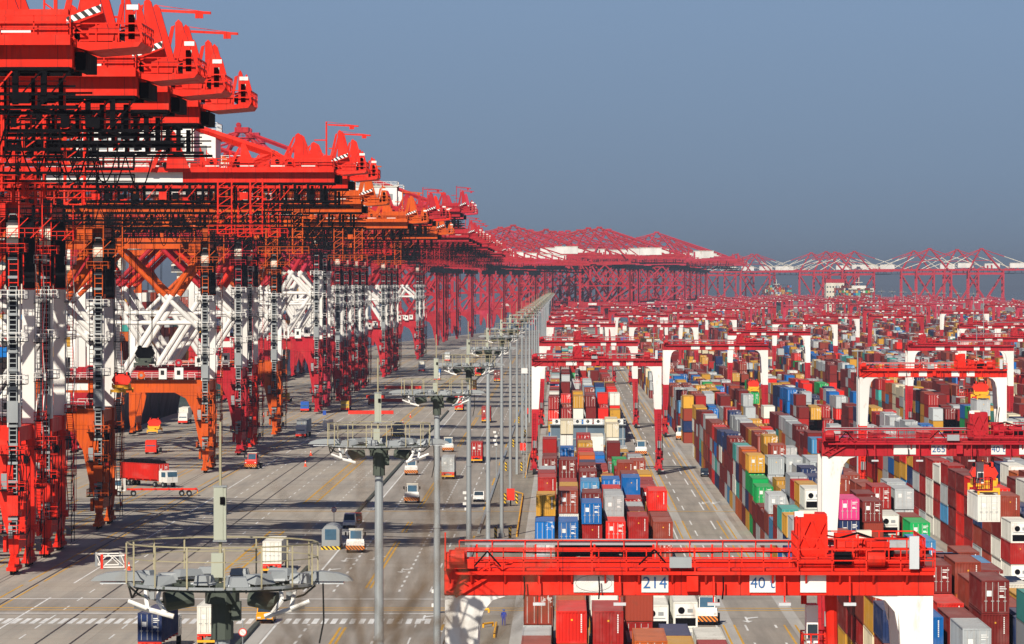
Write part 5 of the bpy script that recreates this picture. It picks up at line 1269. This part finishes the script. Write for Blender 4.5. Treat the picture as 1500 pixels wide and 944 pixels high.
def cone(px, py, label):
    X, Y = gp(px, py); g = MB(); g.box(-.25, -.25, 0, .25, .25, .05, 'cone'); g.tube((0, 0, .05), (0, 0, .5), .17, 'cone', 10, r2=.1, cap=False); g.tube((0, 0, .5), (0, 0, .65), .1, 'white', 10, r2=.07, cap=False); g.tube((0, 0, .65), (0, 0, .9), .07, 'cone', 10, r2=.025)
    o = g.build('traffic_cone', None, (X, Y, 0)); o.scale = (1.5, 1.5, 1.4); tag(o, label, 'traffic cone', 'orange traffic cones on the apron')
for px, py, l in ((188, 838, 'orange traffic cone beside the silver steel rack'), (455, 668, 'orange traffic cone near the grey booth shadow'), (447, 684, 'orange traffic cone by the dark kerb end'), (601, 612, 'orange traffic cone behind the mast rod'), (590, 622, 'orange traffic cone at the lane hatching'), (176, 742, 'orange traffic cone at the foot of the orange leg'), (386, 611, 'orange traffic cone near the blue truck')): cone(px, py, l)
M['bluep'] = mat('blue_paint', (.02, .08, .4), .5, wear=.1)
def blk(name, px, py, w, h, d, mt, label, cat, group=None, post=False):
    X, Y = gp(px, py); r = empty(name, (X, Y, 0)); g = MB()
    if post: g.box(-.12, 0, 0, .12, .15, 1.0, 'dark'); z = 1.0
    else: g.box(-w / 2 - .05, -.05, 0, w / 2 + .05, d + .05, .12, 'grey'); z = .121
    g.build('base', r); g = MB(); g.box(-w / 2, 0, z, w / 2, d, z + h, mt); g.box(-w / 2 - .04, -.04, z + h, w / 2 + .04, d + .04, z + h + .06, mt); g.box(-w * .3, -.03, z + h * .3, w * .3, -.004, z + h * .8, mt); g.build('housing', r); tag(r, label, cat, group)
blk('hydrant_cabinet', 748, 742, 1.3, 1.9, .6, 'redp', 'red cabinet between the striped bollards', 'cabinet', 'red cabinets beside the gantry runway', True)
blk('hydrant_cabinet', 766, 667, 1.3, 1.6, .6, 'redp', 'red cabinet behind the left gantry leg', 'cabinet', 'red cabinets beside the gantry runway', True)
blk('hydrant_cabinet', 773, 612, 1.3, 1.6, .6, 'redp', 'small red cabinet far along the gantry runway', 'cabinet', 'red cabinets beside the gantry runway', True)
blk('site_cabin', 480, 628, 2.6, 2.1, 2.4, 'white', 'white cabin standing on the apron behind the railing', 'cabin')
blk('waste_bin', 475, 609, .9, 1.2, .8, 'bluep', 'blue bin beside the pink crane leg', 'bin')
def bollard(px, py, label):
    X, Y = gp(px, py); g = MB(); g.cyl((0, 0, .9), .22, 1.8, 'zebra_yellow', 12); o = g.build('striped_bollard', None, (X, Y, 0)); tag(o, label, 'bollard', 'yellow and black bollards beside the gantry runway')
for k, (px, py) in enumerate(((726, 790), (747, 790), (740, 738), (757, 738), (741, 690), (764, 690), (752, 655), (769, 640), (760, 620), (775, 605))):
    bollard(px, py, 'yellow and black striped bollard, %s from the crane numbered 214, beside the masts' % nth(k + 1))
for (xa, ya), (xb, yb), l in (((757, 787), (766, 727), 'long yellow guard pipe beside the red cabinet'), ((766, 727), (752, 723), 'short yellow guard pipe at the end of the long one'), ((770, 700), (776, 668), 'yellow guard pipe at the foot of the gantry leg'), ((727, 918), (724, 935), 'upright yellow guard pipe left of the person'), ((706, 898), (716, 898), 'short yellow guard pipe behind the person'), ((708, 920), (722, 918), 'yellow guard pipe in front of the person')):
    A = gp(xa, ya); B_ = gp(xb, yb); b = MB(); dx, dy = B_[0] - A[0], B_[1] - A[1]; b.path([(0, 0, 0), (0, 0, .4), (dx, dy, .4), (dx, dy, 0)], .12, 'yellow', 8)
    tag(b.build('guard_pipe', None, (A[0], A[1], 0)), l, 'guard rail', 'yellow guard pipes beside the runway')
def sign(px, py, label, h=2.4):
    X, Y = gp(px, py); r = empty('road_sign', (X, Y, 0)); g = MB(); g.tube((0, 0, 0), (0, 0, h + 1.2), .05, 'galv', 8); g.build('pole', r)
    g = MB(); g.cyl((0, -.07, h), .42, .03, 'redp', 18, 'y'); g.cyl((0, -.09, h), .33, .02, 'white', 18, 'y'); g.bar((-.2, -.11, h + .2), (.2, -.11, h - .2), .07, .02, 'redp'); g.build('sign_disc', r); tag(r, label, 'sign', 'round traffic signs')
sign(355, 962, 'round red and white sign on a pole beside the yellow van'); sign(489, 770, 'round red sign above the arched booth'); sign(682, 902, 'round sign beside the white pickup lane')
def campole(px, py, h, label):
    X, Y = gp(px, py); r = empty('camera_pole', (X, Y, 0)); g = MB(); g.tube((0, 0, 0), (0, 0, h), .09, 'galv', 8); g.build('pole', r)
    for k in range(4): g = MB(); g.box(-.6 + .25 * (k % 2), -.35, h - .4 - k * .8, -.05 + .25 * (k % 2), .1, h - k * .8, 'white'); g.build('camera_housing', r)
    tag(r, label, 'camera pole', 'camera poles beside the masts')
campole(684, 790, 7, 'camera pole with white housings beside the white pickup'); campole(716, 745, 8, 'camera pole leaning on the fourth mast'); campole(727, 700, 9, 'camera pole with white housings beside the red truck'); campole(640, 900, 2.8, 'short camera pole with white boxes at the mast foot')
# person in blue overalls
def person(px, py, label):
    X, Y = gp(px, py); me = bpy.data.meshes.new('person')
    V = [(0, 0, .95), (0, 0, 1.2), (0, 0, 1.42), (0, 0, 1.5), (0, -.01, 1.62), (.2, 0, 1.40), (.27, -.05, 1.12), (.22, -.2, .95), (-.2, 0, 1.40), (-.28, .02, 1.12), (-.27, -.06, .87), (.1, 0, .9), (.12, -.03, .5), (.13, .05, .07), (.13, -.1, .04), (-.1, 0, .9), (-.14, .06, .5), (-.16, .12, .07), (-.16, -.04, .04)]
    E = [(0, 1), (1, 2), (2, 3), (3, 4), (2, 5), (5, 6), (6, 7), (2, 8), (8, 9), (9, 10), (0, 11), (11, 12), (12, 13), (13, 14), (0, 15), (15, 16), (16, 17), (17, 18)]
    me.from_pydata(V, E, []); o = bpy.data.objects.new('person', me); C.objects.link(o)
    sk = o.modifiers.new('Skin', 'SKIN'); rad = [.15, .15, .17, .06, .10, .08, .055, .04, .08, .055, .04, .11, .075, .05, .05, .11, .075, .05, .05]
    for i, v in enumerate(me.skin_vertices[0].data): v.radius = (rad[i], rad[i]); v.use_root = (i == 0)
    ss = o.modifiers.new('Sub', 'SUBSURF'); ss.levels = 1; ss.render_levels = 1
    me.materials.append(M['cloth']); o.location = (X, Y, 0)
    g = MB(); g.tube((0, -.01, 1.66), (0, -.01, 1.72), .14, 'bluep', 12, r2=.12); g.tube((0, -.01, 1.72), (0, -.01, 1.78), .12, 'bluep', 12, r2=.04); g.box(-.11, -.24, 1.65, .11, -.1, 1.67, 'bluep'); g.build('helmet', o)
    g = MB(); g.box(-.08, -.125, 1.53, .08, -.1, 1.645, 'skin'); g.build('face', o)
    tag(o, label, 'person'); return o
person(738, 917, 'person in blue overalls and blue helmet walking beside the block')
for px, py, l in ((349, 642, 'person standing beside the mast rod on the apron'),): pass

# ------------------------------------------------------------------ ships
M['hull'] = mat('ship_hull_navy', (.012, .02, .05), .5, wear=.15, scale=.1); M['hull2'] = mat('ship_hull_green', (.02, .06, .06), .5, wear=.15, scale=.1)
def ship(y0, y1, xr, label, hullm='hull', bridge=.75, topz=38, w=44, seed=1, br_h=50):
    r = empty('container_ship', (xr - w / 2, y0, 0)); L = y1 - y0; g = MB(); hw = w / 2
    out = [(-hw * .7, 0), (-hw, 20), (-hw, L - 70), (-hw * .55, L - 25), (0, L), (hw * .55, L - 25), (hw, L - 70), (hw, 20), (hw * .7, 0)]
    n = len(out); i = 0; k = g.mi(hullm)
    g.v += [(x * .86, y, -6) for x, y in out] + [(x, y, 11) for x, y in out]
    for j in range(n): g.f.append((j, j + n, (j + 1) % n + n, (j + 1) % n)); g.m.append(k)
    g.f.append(tuple(n + n - 1 - j for j in range(n))); g.m.append(g.mi('grey')); g.build('hull', r)
    g = MB(); yb = L * bridge; g.box(-hw * .95, yb, 11, hw * .95, yb + 14, br_h - 8, 'cream'); g.box(-hw * 1.05, yb - 2, br_h - 8, hw * 1.05, yb + 8, br_h - 4, 'cream'); g.box(-hw * .5, yb, br_h - 4, hw * .5, yb + 7, br_h - 1, 'white')
    sp_ = g.build('superstructure', r); g = MB(); g.box(-hw, yb - 2.1, br_h - 6.6, hw, yb - 2.005, br_h - 5.2, 'glass')
    for fl in range(7):
        for xx in range(-8, 9): g.box(xx * 2.2 - .4, yb - .06, 13.2 + fl * 3.6, xx * 2.2 + .4, yb - .003, 14.3 + fl * 3.6, 'glass')
    g.build('window', sp_)
    g = MB(); g.bar((0, yb + 3, br_h - 1), (0, yb + 3, br_h + 8), .6, .6, 'cream'); g.box(-4, yb + 1, br_h + 2, 4, yb + 1.6, br_h + 2.6, 'cream'); g.build('radar_mast', r)
    g = MB(); g.box(-4, yb + 24, 11, 4, yb + 34, br_h - 6, 'redp'); g.build('funnel', r)
    items = []; qq = random.Random(seed); y = 14
    while y < L - 60:
        if not (yb - 16 < y < yb + 34):
            tall = qq.randint(6, 9)
            for rw in range(int(w / 2.55)):
                hgt = max(3, tall - (qq.random() < .4) - (qq.random() < .2))
                for t in range(hgt):
                    if t == hgt - 1 or rw == int(w / 2.55) - 1 or rw == 0 or True and t > 2:
                        items.append([0, 0, rw, t, xr - w + .3 + rw * 2.55, y0 + y, 11.4 + t * 2.62, 2.6, rcol(qq), '', 0, 12.19])
        y += 14.5
    dc = mass('deck_containers', items, None); dc.parent = r; dc.matrix_parent_inverse = Matrix.Translation((-(xr - w / 2), -y0, 0))
    for kk in ('category',):
        if kk in dc: del dc[kk]
    tag(r, label, 'container ship', 'container ships moored at the quay')
    return r
ship(585, 930, -116, 'dark hulled container ship moored behind the closest crane legs', seed=1, bridge=.9)
ship(1080, 1430, -116, 'navy hulled container ship seen through the orange portal', seed=2, bridge=.22, br_h=49)
ship(1620, 1960, -116, 'green hulled container ship behind the crimson cranes with white legs', 'hull2', seed=3, bridge=.6)
ship(2150, 2480, -116, 'container ship moored behind the distant crimson cranes', 'hull', seed=4, bridge=.3)
ship(4700, 5000, 330, 'distant container ship with cream superstructure among far cranes', 'hull', seed=5, bridge=.1, br_h=36, w=30)
ship(5200, 5500, 270, 'distant container ship left of the cream building', 'hull2', seed=6, bridge=.5, br_h=34, w=26)
b = MB()
for (y0, dy, z) in ((1030, 50, 12), (1032, 44, 12), (1035, 36, 12), (1038, 30, 12), (1040, 24, 12)): b.path([(-113.2, y0, .6), (-114, y0 + dy * .5, 5), (-117.5, y0 + dy, z)], .12, 'white', 5)
tag(b.build('mooring_line'), 'white mooring ropes running from the navy ship to the quay', 'mooring ropes')
s = 1.32; r = empty('harbour_building', ((1223 - VX) / s, F / s, 0)); g = MB(); g.box(-10, 0, 0, 10, 30, 38, 'cream'); g.build('wall', r); g = MB(); g.box(-10.3, -.3, 38, 10.3, 30.3, 42, 'paint'); o = g.build('roof', r); paint(r, CRIM); g = MB()
for fl in range(6):
    for xx in range(6): g.box(-9.3 + xx * 3.2, -.05, 5 + fl * 5.5, -7.7 + xx * 3.2, -.004, 6.6 + fl * 5.5, 'glass')
g.build('window', r); tag(r, 'cream block building with red roof among the distant cranes', 'building')

# bare shrub on the hill just below the lens
r = empty('bare_shrub', (-.32, 7.6, 34.44)); b = MB(); qt = random.Random(9)
def twig(p, d, L, rad, dep):
    pts = [Vector(p)]; dd = Vector(d).normalized()
    for k in range(4): dd = (dd + Vector((qt.uniform(-.2, .2), qt.uniform(-.15, .15), qt.uniform(-.08, .08)))).normalized(); pts.append(pts[-1] + dd * L / 4)
    b.path(pts, rad * .95, 'bark', 5)
    if dep > 0:
        for k in range(3): twig(pts[qt.choice((1, 2, 3, 4))], dd + Vector((qt.uniform(-.9, .9), qt.uniform(-.3, .3), qt.uniform(-.3, .5))), L * .65, rad * .6, dep - 1)
b.path([(0, 0, 0), (.02, 0, 1.2), (-.02, 0, 2.45)], .012, 'bark', 6)
for k in range(7): twig((qt.uniform(-.26, .16), qt.uniform(-.2, .2), 2.42), (qt.uniform(-.9, .9), 0, 1), .26, .003, 2)
for k in range(9): x_ = qt.uniform(-.2, .2); b.path([(0, 0, 1.6), (x_ * .6, 0, 2.1), (x_, 0, 2.55)], .0025, 'bark', 5)
b.build('branches', r); tag(r, 'bare brown shrub twigs out of focus at the picture foot', 'shrub')

# ------------------------------------------------------------------ light, air, camera
w = bpy.data.worlds.new('World'); bpy.context.scene.world = w; w.use_nodes = True; nt = w.node_tree
sky = nt.nodes.new('ShaderNodeTexSky'); sky.sky_type = 'NISHITA'; sky.sun_disc = False
SMOG0 = (.71, .61, .555); SMOG1 = (1.16, 1.06, .99)
EL, AZ = 37.0, 15.3          # sun behind the camera, slightly to the left
sd = Vector((-math.sin(R(AZ)) * math.cos(R(EL)), -math.cos(R(AZ)) * math.cos(R(EL)), math.sin(R(EL))))
sky.sun_elevation = R(EL); sky.sun_rotation = math.atan2(sd.x, sd.y); sky.air_density = 1.0; sky.dust_density = .3; sky.ozone_density = 2.0; sky.altitude = 40
tc_ = nt.nodes.new('ShaderNodeTexCoord'); ad_ = nt.nodes.new('ShaderNodeVectorMath'); ad_.operation = 'ADD'; ad_.inputs[1].default_value = (0, 0, .22)
nt.links.new(tc_.outputs['Generated'], ad_.inputs[0]); nt.links.new(ad_.outputs[0], sky.inputs[0])
sx_ = nt.nodes.new('ShaderNodeSeparateXYZ'); nt.links.new(tc_.outputs['Generated'], sx_.inputs[0])
sky_tint = mixc(nt, ramp(nt, sx_.outputs[2], 0, .075), SMOG0, SMOG1)
sky_tint = mixc(nt, ramp(nt, sx_.outputs[2], .12, .5), sky_tint, (.60, .64, .78))  # dims the overhead sky, out of view, to cut fill in shadows
mpz = nt.nodes.new('ShaderNodeMapping'); mpz.inputs['Scale'].default_value = (9, 9, 60); nt.links.new(tc_.outputs['Generated'], mpz.inputs[0])
sky_tint = mixc(nt, ramp(nt, noise(nt, mpz.outputs[0], 1.0, 5, .55), .3, .7, 0, .12), sky_tint, (.93, .87, .82))
bg = nt.nodes['Background']; nt.links.new(mixc(nt, 1.0, sky.outputs[0], sky_tint, 'MULTIPLY'), bg.inputs[0]); bg.inputs[1].default_value = .076
sl = bpy.data.lights.new('sun', 'SUN'); sl.energy = 4.9; sl.angle = R(.5); sl.color = (1, .92, .79)
so = bpy.data.objects.new('sun', sl); C.objects.link(so); so.rotation_euler = sd.to_track_quat('Z', 'Y').to_euler()
HAZE = 9.5e-5
b = MB(); b.box(-20000, -900, -8, 20000, 30000, 110, 'dark'); hz = b.build('haze')
hm = bpy.data.materials.new('haze_air'); hm.use_nodes = True; n2 = hm.node_tree; n2.nodes.clear(); o_ = n2.nodes.new('ShaderNodeOutputMaterial'); v_ = n2.nodes.new('ShaderNodeVolumePrincipled')
v_.inputs['Density'].default_value = HAZE; v_.inputs['Color'].default_value = (.27, .33, .44, 1); v_.inputs['Anisotropy'].default_value = 0.0; n2.links.new(v_.outputs[0], o_.inputs['Volume'])
hz.data.materials.clear(); hz.data.materials.append(hm); tag(hz, kind='stuff'); hz.display_type = 'WIRE'
cam = bpy.data.cameras.new('camera'); co = bpy.data.objects.new('camera', cam); C.objects.link(co); bpy.context.scene.camera = co
cam.sensor_width = 36; cam.lens = F / 1500 * 36; cam.clip_end = 150000; cam.clip_start = .5
co.location = (0, 0, H)
yaw = math.atan((VX - 750) / F); pitch = math.atan((472 - VY) / F)
co.rotation_euler = (R(90) - pitch, 0, yaw)
cam.dof.use_dof = True; cam.dof.focus_distance = 600; cam.dof.aperture_fstop = 8.0
sc_ = bpy.context.scene; sc_.view_settings.view_transform = 'Standard'; sc_.view_settings.look = 'None'; sc_.view_settings.exposure = 0.32; sc_.view_settings.gamma = 1
sc_.cycles.max_bounces = 5; sc_.cycles.volume_bounces = 0; sc_.cycles.use_denoising = True
try: sc_.cycles.denoiser = 'OPENIMAGEDENOISE'
except Exception: pass
